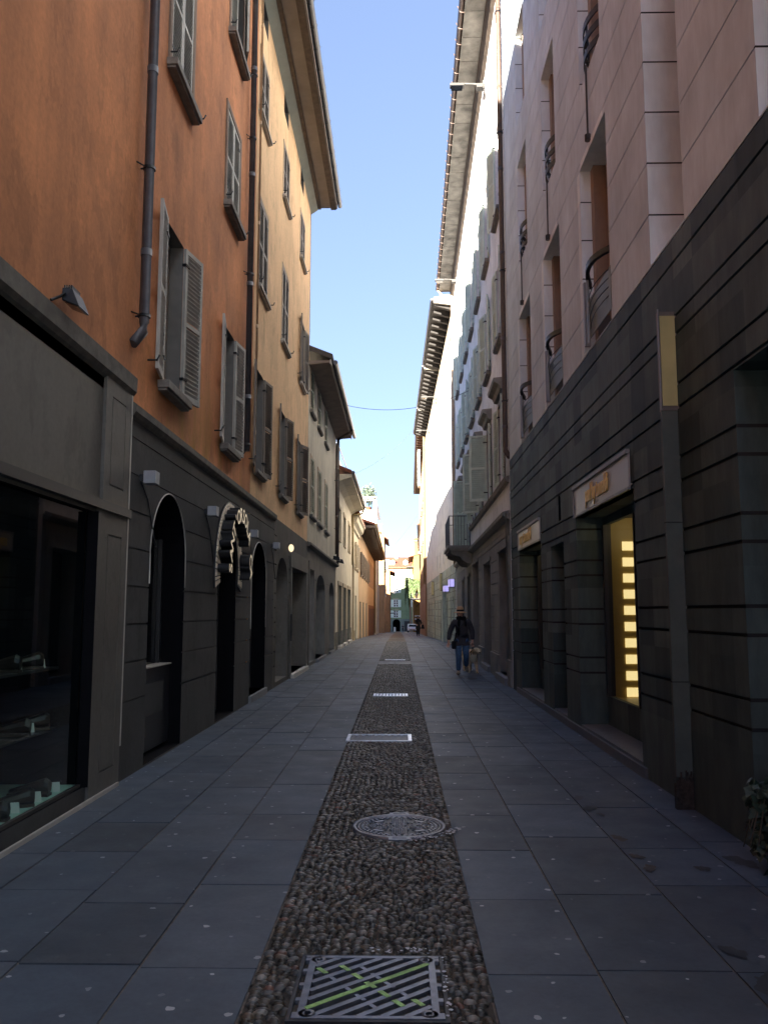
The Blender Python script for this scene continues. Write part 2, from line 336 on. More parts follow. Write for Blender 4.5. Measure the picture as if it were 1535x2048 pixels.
def facade(mb, pl, s0, s1, z0, z1, rects=(), arches=(), mat=0, revm=None):
    """one wall skin as a relief: rects (s0,s1,z0,z1,d,mat,face) later ones win; arches (s0,s1,zfoot,zspring,ztop,d,revmat)"""
    rects = list(rects)
    S = {s0, s1}; Z = {z0, z1}
    for r in rects: S |= {r[0], r[1]}; Z |= {r[2], r[3]}
    for a in arches: S |= {a[0], a[1]}; Z |= {a[2], a[3], a[4]}
    def uniq(q, lo, hi):
        out = []
        for x in sorted(q):
            if x < lo - 1e-6 or x > hi + 1e-6: continue
            if not out or x - out[-1] > 1e-4: out.append(x)
        return out
    S = uniq(S, s0, s1); Z = uniq(Z, z0, z1)
    G = {}
    for i in range(len(S) - 1):
        sc = (S[i] + S[i + 1]) / 2
        rr = [r for r in rects if r[0] < sc < r[1]]; aa = [a for a in arches if a[0] < sc < a[1]]
        for j in range(len(Z) - 1):
            zc = (Z[j] + Z[j + 1]) / 2; d, m, f, kind = 0., mat, True, 'w'
            for r in rr:
                if r[2] < zc < r[3]: d, m, f = r[4], r[5], r[6]; kind = 'w' if f else 'h'
            for a in aa:
                if a[2] < zc < a[3]: d, m, f, kind = a[5], a[6], False, 'h'
                elif a[3] < zc < a[4]: d, m, f, kind = 0, mat, False, 'a'
            G[i, j] = (d, m, f, kind)
            if f: mb.quad(pl.P(S[i], Z[j], d), pl.P(S[i + 1], Z[j], d), pl.P(S[i + 1], Z[j + 1], d), pl.P(S[i], Z[j + 1], d), m=m)
    for i in range(len(S) - 1):
        for j in range(len(Z) - 1):
            d, m, f, k = G[i, j]
            for di, dj in ((1, 0), (0, 1)):
                if (i + di, j + dj) not in G: continue
                d2, m2, f2, k2 = G[i + di, j + dj]
                if abs(d - d2) < 1e-6 or 'a' in (k, k2) and 'h' in (k, k2): continue
                if k == 'a' or k2 == 'a':
                    if abs((d if k != 'a' else d2)) < 1e-6: continue
                mm = (m2 if d > d2 else m) if (k == 'h' or k2 == 'h') else (m if d > d2 else m2)
                if revm is not None and (k == 'h' or k2 == 'h'): mm = revm
                if di: mb.quad(pl.P(S[i + 1], Z[j], d), pl.P(S[i + 1], Z[j], d2), pl.P(S[i + 1], Z[j + 1], d2), pl.P(S[i + 1], Z[j + 1], d), m=mm)
                else: mb.quad(pl.P(S[i], Z[j + 1], d), pl.P(S[i], Z[j + 1], d2), pl.P(S[i + 1], Z[j + 1], d2), pl.P(S[i + 1], Z[j + 1], d), m=mm)
    for a0, a1, zf, zs, zt, d, rm in arches:
        n = 20; c = (a0 + a1) / 2; rs = (a1 - a0) / 2; pts = [(c - rs * math.cos(math.pi * k / n), zs + (zt - zs) * math.sin(math.pi * k / n)) for k in range(n + 1)]
        for (p, q), (u, v) in zip(pts, pts[1:]):
            mb.quad(pl.P(p, q), pl.P(u, v), pl.P(u, zt), pl.P(p, zt), m=mat)
            mb.quad(pl.P(p, q), pl.P(u, v), pl.P(u, v, d), pl.P(p, q, d), m=rm, smooth=True)
def leaf(pl, hs, sgn, ang, wd, z0, z1, mat, parent, d0=.03, slat=.055, name='shutter', rails=(.5,)):
    """louvred shutter leaf hinged at hs; sgn +1 runs towards +s when closed"""
    mb = MB(); a = R(ang); ca, sa = sgn * math.cos(a), math.sin(a); t = .035
    def Q(u, z, b): return pl.P(hs + ca * u - sgn * sa * b, z, d0 + sa * u + math.cos(a) * b)
    def bx(u0, u1, q0, q1, b0, b1, m=0): mb.hexa([Q(u, z, b) for z in (q0, q1) for u, b in ((u0, b0), (u1, b0), (u1, b1), (u0, b1))], m)
    fw = .055
    bx(0, fw, z0, z1, 0, t); bx(wd - fw, wd, z0, z1, 0, t)
    rz = [z0, z1 - fw] + [z0 + (z1 - z0) * r - fw / 2 for r in rails]
    for r in rz: bx(fw, wd - fw, r, r + fw * (1.4 if r == z0 else 1), .002, t - .002)
    z = z0 + fw * 1.4
    while z < z1 - fw - slat * .5:
        if all(not (r - slat * .6 < z < r + fw) for r in rz):
            p = [Q(u, zz, b) for (zz, b) in ((z, t * .95), (z + .008, t * .95)) for u in (fw, wd - fw)] + [Q(u, zz, b) for (zz, b) in ((z + slat * .72, t * .05), (z + slat * .72 + .008, t * .05)) for u in (fw, wd - fw)]
            mb.hexa([p[0], p[1], p[5], p[4], p[2], p[3], p[7], p[6]], 1)
        z += slat
    # hinges and stay
    for q in (.12, .88): zz = z0 + (z1 - z0) * q; mb.hexa([Q(u, z_, b) for z_ in (zz, zz + .03) for u, b in ((-.02, -.01), (.10, -.01), (.10, t + .006), (-.02, t + .006))], 2)
    return mb.build(name, [mat, mat, 'iron'], parent)
def window(pl, b, s0, s1, z0, z1, dep=.22, fm='frameb', sill=None, sillm='sill', surround=None, leaves=None, lm='shut_grey', catch=True, surm='palesill', muntin=1, name='window'):
    mb = MB(); f = .06
    pl.box(mb, s0, s0 + f, z0, z1, -dep, -dep + .05, 0); pl.box(mb, s1 - f, s1, z0, z1, -dep, -dep + .05, 0)
    pl.box(mb, s0 + f, s1 - f, z0, z0 + f, -dep, -dep + .05, 0); pl.box(mb, s0 + f, s1 - f, z1 - f, z1, -dep, -dep + .05, 0)
    c = (s0 + s1) / 2; pl.box(mb, c - .04, c + .04, z0 + f, z1 - f, -dep + .002, -dep + .055, 0)
    for k in range(muntin): q = z0 + (z1 - z0) * (k + 1) / (muntin + 1); pl.box(mb, s0 + f, c - .04, q, q + .03, -dep + .01, -dep + .045, 0); pl.box(mb, c + .04, s1 - f, q, q + .03, -dep + .01, -dep + .045, 0)
    mb.quad(*[pl.P(a, z, -dep + .02) for a, z in ((s0, z0), (s1, z0), (s1, z1), (s0, z1))], m=1)
    o = mb.build(name, [fm, 'glassd'], b)
    if sill:
        m = MB(); e, out, h = sill
        pl.box(m, s0 - e, s1 + e, z0 - h, z0 - .002, -dep, out); pl.box(m, s0 - e + .02, s1 + e - .02, z0 - h - .03, z0 - h, .0, out - .03)
        m.build('sill', sillm, o, bevel=.006)
    if surround:
        m = MB(); wd, out = surround
        pl.box(m, s0 - wd, s0, z0, z1 + wd, .0, out); pl.box(m, s1, s1 + wd, z0, z1 + wd, .0, out); pl.box(m, s0, s1, z1, z1 + wd, .0, out)
        m.build('surround', surm, o)
    if leaves:
        for sg, hs, ang in leaves: leaf(pl, hs, sg, ang, max((s1 - s0) / 2 - .004, .48 if ang > 90 else 0), z0 + .02, z1 - .01, lm, o, d0=.035 if ang > 5 else -.02)
    if catch:
        for a in (s0 - .5, s1 + .5) if leaves and leaves[0][2] > 90 else (s0 - .06, s1 + .3):
            m = MB(); m.tube([pl.P(a, z0 + .1, 0), pl.P(a, z0 + .1, .10), pl.P(a + .02, z0 + .16, .12)], .011, 6); m.build('shutter_stay', 'iron', o)
    return o
def hole(s0, s1, z0, z1, d=-.22, m=0): return (s0, s1, z0, z1, d, m, False)
def grooves(s0, s1, zs, wdt=.018, d=-.015, m=0): return [(s0, s1, z - wdt / 2, z + wdt / 2, d, m, True) for z in zs]
def roof(pl, b, s0, s1, zw, over, zt, ridge, pitch, mat='tile', m2='soffit', gable=None, mono=False):
    """pitched roof running along the street, ridge at depth `ridge` behind the wall"""
    mb = MB(); rise = pitch * (over + ridge); th = .16
    a = [(over, zt), (over, zt + th), (-ridge, zt + th + rise), (-2 * ridge - over, zt + th), (-2 * ridge - over, zt), (-ridge, zt + rise)]
    if mono: a = a[:3] + [(-ridge, zt + rise)]
    pl.extr(mb, s0 - .02, s1, a, 0)
    o = mb.build('roof', [mat], b)
    g = MB()
    for s in (s0 + .01, s1 - .03):
        if mono: g.quad(pl.P(s, gz(s) - .5, 0), pl.P(s, zw, 0), pl.P(s, zt + rise, -ridge), pl.P(s, gz(s) - .5, -ridge))
        else: g.quad(pl.P(s, gz(s) - .5, 0), pl.P(s, zw, 0), pl.P(s, zt + rise, -ridge), pl.P(s, zw, -2 * ridge), pl.P(s, gz(s) - .5, -2 * ridge))
    if mono: g.quad(pl.P(s0, gz(s0) - .5, -ridge), pl.P(s1, gz(s1) - .5, -ridge), pl.P(s1, zt + rise, -ridge), pl.P(s0, zt + rise, -ridge))
    g.build('end_wall', gable or m2, b)
    return o
def downpipe(pl, b, s, z0, z1, d=.09, r=.052, mat='pipe', clamps=(), foot=None, top=None, name='downpipe'):
    mb = MB(); path = [pl.P(s, z1, d), pl.P(s, z0, d)]
    if top: path = top + path
    if foot == 'kick': path += [pl.P(s - .02, z0 - .1, d), pl.P(s - .12, z0 - .26, d - .07)]
    mb.tube(path, r, 12)
    z = z1 - 1
    while z > z0: mb.tube([pl.P(s, z, d), pl.P(s, z + .07, d)], r * 1.12, 12); z -= 2.
    for z in clamps:
        mb.tube([pl.P(s, z, d), pl.P(s, z + .03, d)], r * 1.25, 12, m=1); mb.tube([pl.P(s, z + .015, 0), pl.P(s - .0, z + .015, d)], .01, 6, m=1)
        mb.tube([pl.P(s - .14, z + .015, 0), pl.P(s, z + .015, d)], .008, 6, m=1)
    return mb.build(name, [mat, 'iron'], b)
def text_mesh(txt, size, ext, bold=0.0, shear=0.0):
    cu = bpy.data.curves.new('t', 'FONT'); cu.body = txt; cu.size = size; cu.extrude = ext; cu.offset = bold; cu.shear = shear; cu.align_x = 'CENTER'
    cu.resolution_u = 3
    o = bpy.data.objects.new('t', cu); C.objects.link(o); dg = bpy.context.evaluated_depsgraph_get(); me = bpy.data.meshes.new_from_object(o.evaluated_get(dg))
    bpy.data.objects.remove(o); bpy.data.curves.remove(cu); return me
def place_text(txt, name, size, ext, mats, origin, xdir, ydir, parent, bold=0, shear=0, sx=1):
    me = text_mesh(txt, size, ext, bold, shear); X = Vector(xdir).normalized(); Y = Vector(ydir).normalized(); Zv = X.cross(Y)
    mt = Matrix((X * sx, Y, Zv)).transposed().to_4x4(); mt.translation = Vector(origin); me.transform(mt); me.materials.clear()
    for m in mats: me.materials.append(M[m])
    if len(mats) > 1:
        for p in me.polygons: p.material_index = 0 if p.normal.dot(Zv) > .8 else 1
    o = bpy.data.objects.new(name, me); C.objects.link(o)
    if parent: setpar(o, parent)
    return o

# ------------------------------------------------------------------ ground
mb = MB()
ys = [-400, -40, 0, 45, 70, 110, 160, 230, 1500]
for a, b in zip(ys, ys[1:]):
    mb.quad((-900, a, gz(a) - .06), (900, a, gz(a) - .06), (900, b, gz(b) - .06), (-900, b, gz(b) - .06))
tag(mb.build('ground', 'ground'), None, None, kind='structure')
mb = MB()
ys = [-6 + 3 * i for i in range(70)]
for a, b in zip(ys, ys[1:]): mb.quad((-3.2, a, gz(a) - .0085), (6.5 if a > 100 else 3.2, a, gz(a) - .0085), (6.5 if a > 100 else 3.2, b, gz(b) - .0085), (-3.2, b, gz(b) - .0085))
tag(mb.build('street_bed', 'mortar'), None, None, kind='structure')
# paving slabs: seven lanes of stone either side of the cobbles
def slabs():
    v, f, col = [], [], []
    rnd = random.Random(3)
    lanes = [(-3.15, -2.32, .97, 0.), (-2.32, -1.75, 1.0, .5), (-1.75, -1.18, 1.03, .2), (-1.18, -.64, .97, .49), (.385, .885, .98, .37), (.885, 1.50, 1.02, .83), (1.50, 2.08, 1.0, .2), (2.08, 3.1, .96, .6), (3.1, 6.4, 1.3, .1)]
    for x0, x1, L, off in lanes:
        y = -5 + off
        while y < 205:
            l = L * rnd.choice((1, 1, 1, .78, 1.2)) if x0 != -.64 else L
            if x0 < 3 or y > 104:
                g = .0065 if y < 40 else .008; k = rnd.uniform(.78, 1.2); b = rnd.uniform(-.04, .04); base = (.071, .090, .120); i = len(v)
                dz = rnd.uniform(-.002, .002)
                for (a, c) in ((x0 + g, y + g), (x1 - g, y + g), (x1 - g, y + l - g), (x0 + g, y + l - g)): v.append((a, c, gz(c) + dz))
                for (a, c) in ((x0 + g, y + g), (x1 - g, y + g), (x1 - g, y + l - g), (x0 + g, y + l - g)): v.append((a, c, gz(c) - .015))
                f += [(i, i + 1, i + 2, i + 3), (i, i + 4, i + 5, i + 1), (i + 1, i + 5, i + 6, i + 2), (i + 2, i + 6, i + 7, i + 3), (i + 3, i + 7, i + 4, i)]
                col += [(base[0] * k * (1 + b), base[1] * k, base[2] * k * (1 - b), 1)] * 8
            y += l
    # stone cross bands that interrupt the cobbles
    for y, l in ((26.2, 1.6), (58, 1.6)):
        for x0, x1 in ((-.636, -.13), (-.122, .381)):
            i = len(v); v += [(x0, y, gz(y)), (x1, y, gz(y)), (x1, y + l, gz(y + l)), (x0, y + l, gz(y + l))]; f.append((i, i + 1, i + 2, i + 3)); col += [(.13, .13, .145, 1)] * 4
    me = bpy.data.meshes.new('paving'); me.from_pydata(v, [], f); me.materials.append(M['paving'])
    ca = me.color_attributes.new('col', 'FLOAT_COLOR', 'POINT'); ca.data.foreach_set('color', [x for c in col for x in c])
    o = bpy.data.objects.new('paving', me); C.objects.link(o); return tag(o, None, None, kind='structure')
paving = slabs()
# pebbles set on edge in mortar
SKIP = [(-.46, .21, 3.44, 4.14), (-.66, .17, 10.6, 11.2), (-.5, .18, 16.15, 16.7), (-.47, .22, 28.2, 28.6)]
def pebble_strip():
    rnd = random.Random(5); v, f, col = [], [], []
    v += [(-.64, a, -.006) for a in (-2, 45)] + [(.385, a, -.006) for a in (-2, 45)]
    unit = []
    for lat, zz in ((0, 1), (1, .72), (2, 0.0)):
        pass
    def ring(n, r, z): return [(r * math.cos(2 * math.pi * k / n), r * math.sin(2 * math.pi * k / n), z) for k in range(n)]
    def add(cx, cy, cz, a, b, h, th, c, hi):
        n = 8 if hi else 6; i = len(v); rings = (ring(n, 1, 0), ring(n, .88, .5), ring(n, .52, .87)) if hi else (ring(n, 1, 0), ring(n, .7, .75))
        ct, st = math.cos(th), math.sin(th)
        for rg in rings:
            for (x, y, z) in rg:
                w_ = 1 + .12 * math.sin(x * 7 + cx * 40); v.append((cx + (x * a * ct - y * b * st) * w_, cy + (x * a * st + y * b * ct) * w_, cz + z * h))
        v.append((cx, cy, cz + h))
        for k in range(len(rings) - 1):
            for j in range(n): f.append((i + k * n + j, i + k * n + (j + 1) % n, i + (k + 1) * n + (j + 1) % n, i + (k + 1) * n + j))
        t = i + len(rings) * n
        for j in range(n): f.append((i + (len(rings) - 1) * n + j, i + (len(rings) - 1) * n + (j + 1) % n, t))
        col.extend([c] * (t + 1 - i))
    def colour():
        q = rnd.random(); k = rnd.uniform(.4, 1.7)
        b = (.082, .074, .063) if q < .5 else (.09, .092, .092) if q < .82 else (.10, .078, .058) if q < .9 else (.19, .18, .165) if q < .97 else (.12, .06, .045)
        k *= .72; return (b[0] * k, b[1] * k, b[2] * k, 1)
    y = 2.2
    while y < 46:
        hi = y < 14; st = .046 if y < 20 else .058
        x = -.615 + rnd.uniform(0, .02)
        while x < .37:
            cx, cy = x + rnd.uniform(-.008, .008), y + rnd.uniform(-.012, .012)
            edge = cx < -.50 or cx > .25
            if not any(a < cx < b and c < cy < d for a, b, c, d in SKIP) and not (26.2 < cy < 27.8) and (cx + 0) ** 2 + (cy - 6.5) ** 2 > .375 ** 2:
                A = rnd.uniform(.018, .038) * (1.25 if y >= 20 else 1); B = A * rnd.uniform(.55, .85)
                th = rnd.uniform(-.35, .35) if edge else rnd.uniform(-1.3, 1.3)
                add(cx, cy, -.01, A, B, rnd.uniform(.012, .022), th, colour(), hi)
            x += st * rnd.uniform(.95, 1.25)
        y += st * rnd.uniform(.7, .85)
    me = bpy.data.meshes.new('cobbles'); me.from_pydata(v, [], f); me.materials.append(M['pebbles'])
    col = [(.045, .04, .034, 1)] * 4 + col
    ca = me.color_attributes.new('col', 'FLOAT_COLOR', 'POINT'); ca.data.foreach_set('color', [x for c in col for x in c])
    me.polygons.foreach_set('use_smooth', [True] * len(f))
    o = bpy.data.objects.new('cobble_strip', me); C.objects.link(o); tag(o, None, None, kind='structure')
    b = MB(); b.quad((-.635, -3, -.006), (.381, -3, -.006), (.381, 45, -.006), (-.635, 45, -.006))
    for a, c in ((45, 58), (59.6, 70), (70, 110)): b.quad((-.635, a, gz(a) - .004), (.381, a, gz(a) - .004), (.381, c, gz(c) - .004), (-.635, c, gz(c) - .004), m=1)
    b.build('mortar_bed', ['bed', 'cobblefar'], o)
M['cobblefar'] = simple('distant_cobbles', (.095, .078, .066), .8, var=.45, scale=18, bump=.8)
pebble_strip()
# stains on the paving (dirt patches with their own shape)
mb = MB(); rnd = random.Random(2)
for (x, y, r, k) in ((1.55, 7.5, .06, 0), (1.56, 7.12, .075, 0), (1.60, 6.9, .04, 0), (1.56, 6.2, .06, 1), (1.56, 5.75, .05, 1), (1.57, 5.5, .055, 1), (1.58, 4.2, .06, 0), (1.6, 3.85, .09, 0), (1.66, 3.7, .07, 0), (2.2, 5.65, .1, 0), (1.9, 5.5, .05, 0), (1.35, 20.6, .25, 0), (1.75, 20.5, .2, 0)):
    w1, w2, w3 = rnd.random() * 6, rnd.random() * 6, rnd.random() * 6
    pts = [(x + r * q * math.cos(b), y + 1.6 * r * q * math.sin(b), .0045) for b in [6.2832 * a / 40 for a in range(40)] for q in [.75 + .22 * math.sin(2 * b + w1) + .12 * math.sin(5 * b + w2) + .06 * math.sin(11 * b + w3)]]
    for a in range(40): mb.quad((x, y, .0045), pts[a], pts[(a + 1) % 40], m=k)
M['stain'] = simple('damp_stain', (.028, .032, .04), .6, var=.3); M['stain2'] = simple('rusty_stain', (.055, .046, .038), .7, var=.3)
tag(mb.build('pavement_stains', ['stain', 'stain2']), None, None, kind='structure')

# ------------------------------------------------------------------ covers and grates in the cobble strip
def grate():
    t = thing('drain_grate', (-.125, 3.8, 0), 'square slotted drain grate crossed with lime green spray paint, at the bottom of the photo', 'drain grate')
    x0, x1, y0, y1 = -.43, .18, 3.50, 4.10; zt = .012
    mb = MB(); mb.box(x0 - .02, x0 - .004, y0 - .02, y1 + .02, -.05, zt - .004); mb.box(x1 + .004, x1 + .02, y0 - .02, y1 + .02, -.05, zt - .004)
    mb.box(x0 - .004, x1 + .004, y0 - .02, y0 - .004, -.05, zt - .004); mb.box(x0 - .004, x1 + .004, y1 + .004, y1 + .02, -.05, zt - .004)
    mb.build('outer_frame', 'castdark', t)
    mb = MB(); e = .045
    ix0, ix1 = x0 + .05, x1 - .05; iy0, iy1 = y0 + .02, y1 - .02
    mb.box(x0, x1, y0, y0 + .022, -.02, zt); mb.box(x0, x1, y1 - .022, y1, -.02, zt)
    mb.box(ix0 - .03, ix0, y0 + .022, y1 - .022, -.02, zt); mb.box(ix1, ix1 + .03, y0 + .022, y1 - .022, -.02, zt)
    for y in (y0 + .022, y0 + .15, y0 + .29, y0 + .43, y1 - .052): mb.box(x0, ix0 - .03, y, y + .028, -.02, zt - .001); mb.box(ix1 + .03, x1, y, y + .028, -.02, zt - .001)
    # diagonal bars, clipped to the inner field
    def clip(c):
        pts = []
        for (x, y) in ((ix0, ix0 * k + c), (ix1, ix1 * k + c)):
            if iy0 <= y <= iy1: pts.append((x, y))
        for y in (iy0, iy1):
            x = (y - c) / k
            if ix0 < x < ix1: pts.append((x, y))
        return sorted(set(pts))[:2] if len(pts) >= 2 else None
    k = .86; diag = []
    for i in range(-7, 9):
        c = 3.8 + k * .125 + i * .082; p = clip(c)
        if p: diag.append((i, p))
    for i, ((ax, ay), (bx_, by)) in diag:
        L = math.hypot(bx_ - ax, by - ay); nx, ny = -(by - ay) / L * .013, (bx_ - ax) / L * .013
        mb.prism([(ax + nx, ay + ny, -.02), (ax - nx, ay - ny, -.02), (bx_ - nx, by - ny, -.02), (bx_ + nx, by + ny, -.02)], (0, 0, .02 + zt - .001), m=0)
        if i == 0: mb.prism([(ax + nx * .9, ay + ny * .9, zt - .001), (ax - nx * .9, ay - ny * .9, zt - .001), (bx_ - nx * .9, by - ny * .9, zt - .001), (bx_ + nx * .9, by + ny * .9, zt - .001)], (0, 0, .0022), m=1)
    for i in range(-6, 7):     # links between the bars
        for off in ((-.07, .05) if i % 2 else (.0,)):
            cx = -.125 + i * .03 + off; cy = 3.8 - i * .042 + off
            if not (ix0 + .03 < cx < ix1 - .03 and iy0 + .03 < cy < iy1 - .03): continue
            mb.prism([(cx - .028, cy + .022, -.02), (cx - .010, cy + .03, -.02), (cx + .03, cy - .024, -.02), (cx + .012, cy - .032, -.02)], (0, 0, .02 + zt - .002), m=0)
            if off == 0 or i in (-5, 5): mb.prism([(cx - .03, cy + .02, zt - .001), (cx - .008, cy + .03, zt - .001), (cx + .03, cy - .022, zt - .001), (cx + .01, cy - .032, zt - .001)], (0, 0, .0018), m=1)
    for cx, cy in ((ix0 + .01, iy1 - .02), (ix1 - .01, iy0 + .02), (ix0 + .01, iy0 + .02), (ix1 - .01, iy1 - .02)):
        mb.lathe([(.018, zt), (.034, zt), (.034, -.01)], (cx, cy, 0), 16)
    mb.build('slotted_lid', ['castiron', 'limepaint'], t)
    mb = MB(); mb.quad((x0, y0, -.055), (x1, y0, -.055), (x1, y1, -.055), (x0, y1, -.055)); mb.build('pit', 'pit', t)
grate()
mb = MB(); rnd = random.Random(9)   # spilled whitish paint on the stones round the grate
for i in range(46):
    if i < 26: x, y = rnd.choice((-.12, -.03, .02, .07, .12)) + rnd.uniform(-.03, .03), rnd.uniform(4.13, 4.2)
    else: x, y = rnd.uniform(.19, .21), rnd.uniform(3.45, 4.1)
    r = rnd.uniform(.004, .011); pts = [(x + r * rnd.uniform(.5, 1.4) * math.cos(a), y + r * rnd.uniform(.5, 1.4) * math.sin(a), .0135) for a in (0, 1, 2, 3, 4, 5)]; mb.quad(*pts)
for i in range(60):
    a = rnd.uniform(-1.5, -.1); rr = rnd.uniform(.38, .46); x, y = rr * math.cos(a), 6.5 + rr * math.sin(a) * .95; r = rnd.uniform(.004, .015)
    pts = [(x + r * rnd.uniform(.4, 1.4) * math.cos(b), y + r * rnd.uniform(.4, 1.4) * math.sin(b), .0135) for b in (0, 1, 2, 3, 4, 5)]; mb.quad(*pts)
for i in range(40):
    x, y = rnd.gauss(-.25, .1), rnd.gauss(9.3, .25); r = rnd.uniform(.004, .01); pts = [(x + r * math.cos(b), y + r * math.sin(b), .013) for b in (0, 1, 2, 3, 4, 5)]; mb.quad(*pts)
M['spill'] = simple('whitish_paint_spill', (.50, .52, .58), .6, var=.2, scale=50)
tag(mb.build('paint_spill', 'spill'), 'whitish paint specks spilled on the cobbles round the covers', 'paint', kind='stuff')
def manhole():
    t = thing('manhole_cover', (0, 6.5, 0), 'round patterned cast iron manhole cover set in the cobbles', 'manhole cover')
    c = (.0, 6.5, 0)
    mb = MB(); mb.lathe([(.318, .004), (.328, .012), (.352, .012), (.358, -.02)], c, 56)
    for sg in (1, -1): mb.box(-.075, .075, 6.5 + sg * .385 - .012, 6.5 + sg * .385 + .012, -.01, .012); mb.box(-.075, -.05, 6.5 + sg * .355 - .02, 6.5 + sg * .355 + .02, -.01, .0125); mb.box(.05, .075, 6.5 + sg * .355 - .02, 6.5 + sg * .355 + .02, -.01, .0125)
    mb.build('rim', 'castiron', t)
    mb = MB(); mb.lathe([(0, .001), (.316, .001)], c, 48, m=1)
    mb.lathe([(.296, .001), (.300, .009), (.312, .009), (.316, .001)], c, 56)
    def stud(x, y, a, b, th):
        ct, st = math.cos(th), math.sin(th); q = [(c[0] + x + (u * ct - v_ * st), c[1] + y + (u * st + v_ * ct), .001) for u, v_ in ((-a, -b), (a, -b), (a, b), (-a, b))]; mb.prism(q, (0, 0, .008))
    for ring_r, n in ((.275, 44), (.248, 34)):
        for j in range(n): a = 2 * math.pi * (j + (.5 if n == 34 else 0)) / n; stud(ring_r * math.cos(a), ring_r * math.sin(a), .008, .011, a)
    for cx in (-.15, .15):
        mb.lathe([(.062, .001), (.064, .009), (.072, .009), (.074, .001)], (c[0] + cx, c[1], 0), 24)
        for j in range(10): a = 2 * math.pi * j / 10; stud(cx + .04 * math.cos(a), .04 * math.sin(a), .014, .004, a)
        for sg in (-1, 1): stud(cx * 1.02, sg * .135, .038, .014, -sg * .5 * (1 if cx > 0 else -1))
    mb.lathe([(.055, .001), (.056, .009), (.063, .009), (.064, .001)], c, 24)
    for i in range(-9, 10):
        for j in range(-9, 10):
            x, y = (i + j) * .0165, (i - j) * .0165; r = math.hypot(x, y)
            if r < .222 and abs(abs(x) - .15) > .085 - .0 * 1 or (r < .222 and abs(y) > .085 and abs(abs(x) - .15) <= .085 and abs(y) < .11):
                if .05 < r < .067: continue
                stud(x, y, .0075, .0055, math.pi / 4 if (i + j) % 2 else -math.pi / 4)
    mb.build('lid', ['castiron', 'castdark'], t)
manhole()
def smallgrate(x0, x1, y0, y1, label, wh):
    t = thing('drain_channel_cover', ((x0 + x1) / 2, (y0 + y1) / 2, 0), label, 'drain cover', 'rectangular steel covers down the cobble strip')
    mb = MB(); e = .03
    mb.box(x0, x1, y0, y0 + e, -.02, .016); mb.box(x0, x1, y1 - e, y1, -.02, .016); mb.box(x0, x0 + e * 1.5, y0 + e, y1 - e, -.02, .016); mb.box(x1 - e * 1.5, x1, y0 + e, y1 - e, -.02, .016)
    mb.build('frame', 'palemetal', t)
    mb = MB(); n = 9
    mb.quad((x0 + e, y0 + e, -.004), (x1 - e, y0 + e, -.004), (x1 - e, y1 - e, -.004), (x0 + e, y1 - e, -.004), m=0)
    for i in range(n): x = x0 + .08 + (x1 - x0 - .16) * i / (n - 1); mb.box(x - .02, x + .02, y0 + e, y1 - e, -.003, .006 if not wh else .012, m=1 if wh else 0)
    mb.build('lid', ['castdark', 'palemetal'], t)
M['palemetal'] = simple('bare_steel', (.62, .64, .70), .35, .7, var=.3, scale=25)
smallgrate(-.66, .16, 10.62, 11.18, 'rectangular cobble filled drain cover with bright steel frame, nearest beyond the round manhole', False)
smallgrate(-.49, .17, 16.18, 16.66, 'bright steel drain cover, middle one of the three rectangular ones', True)
smallgrate(-.46, .21, 28.25, 28.55, 'small steel drain cover just beyond the stone cross band', True)

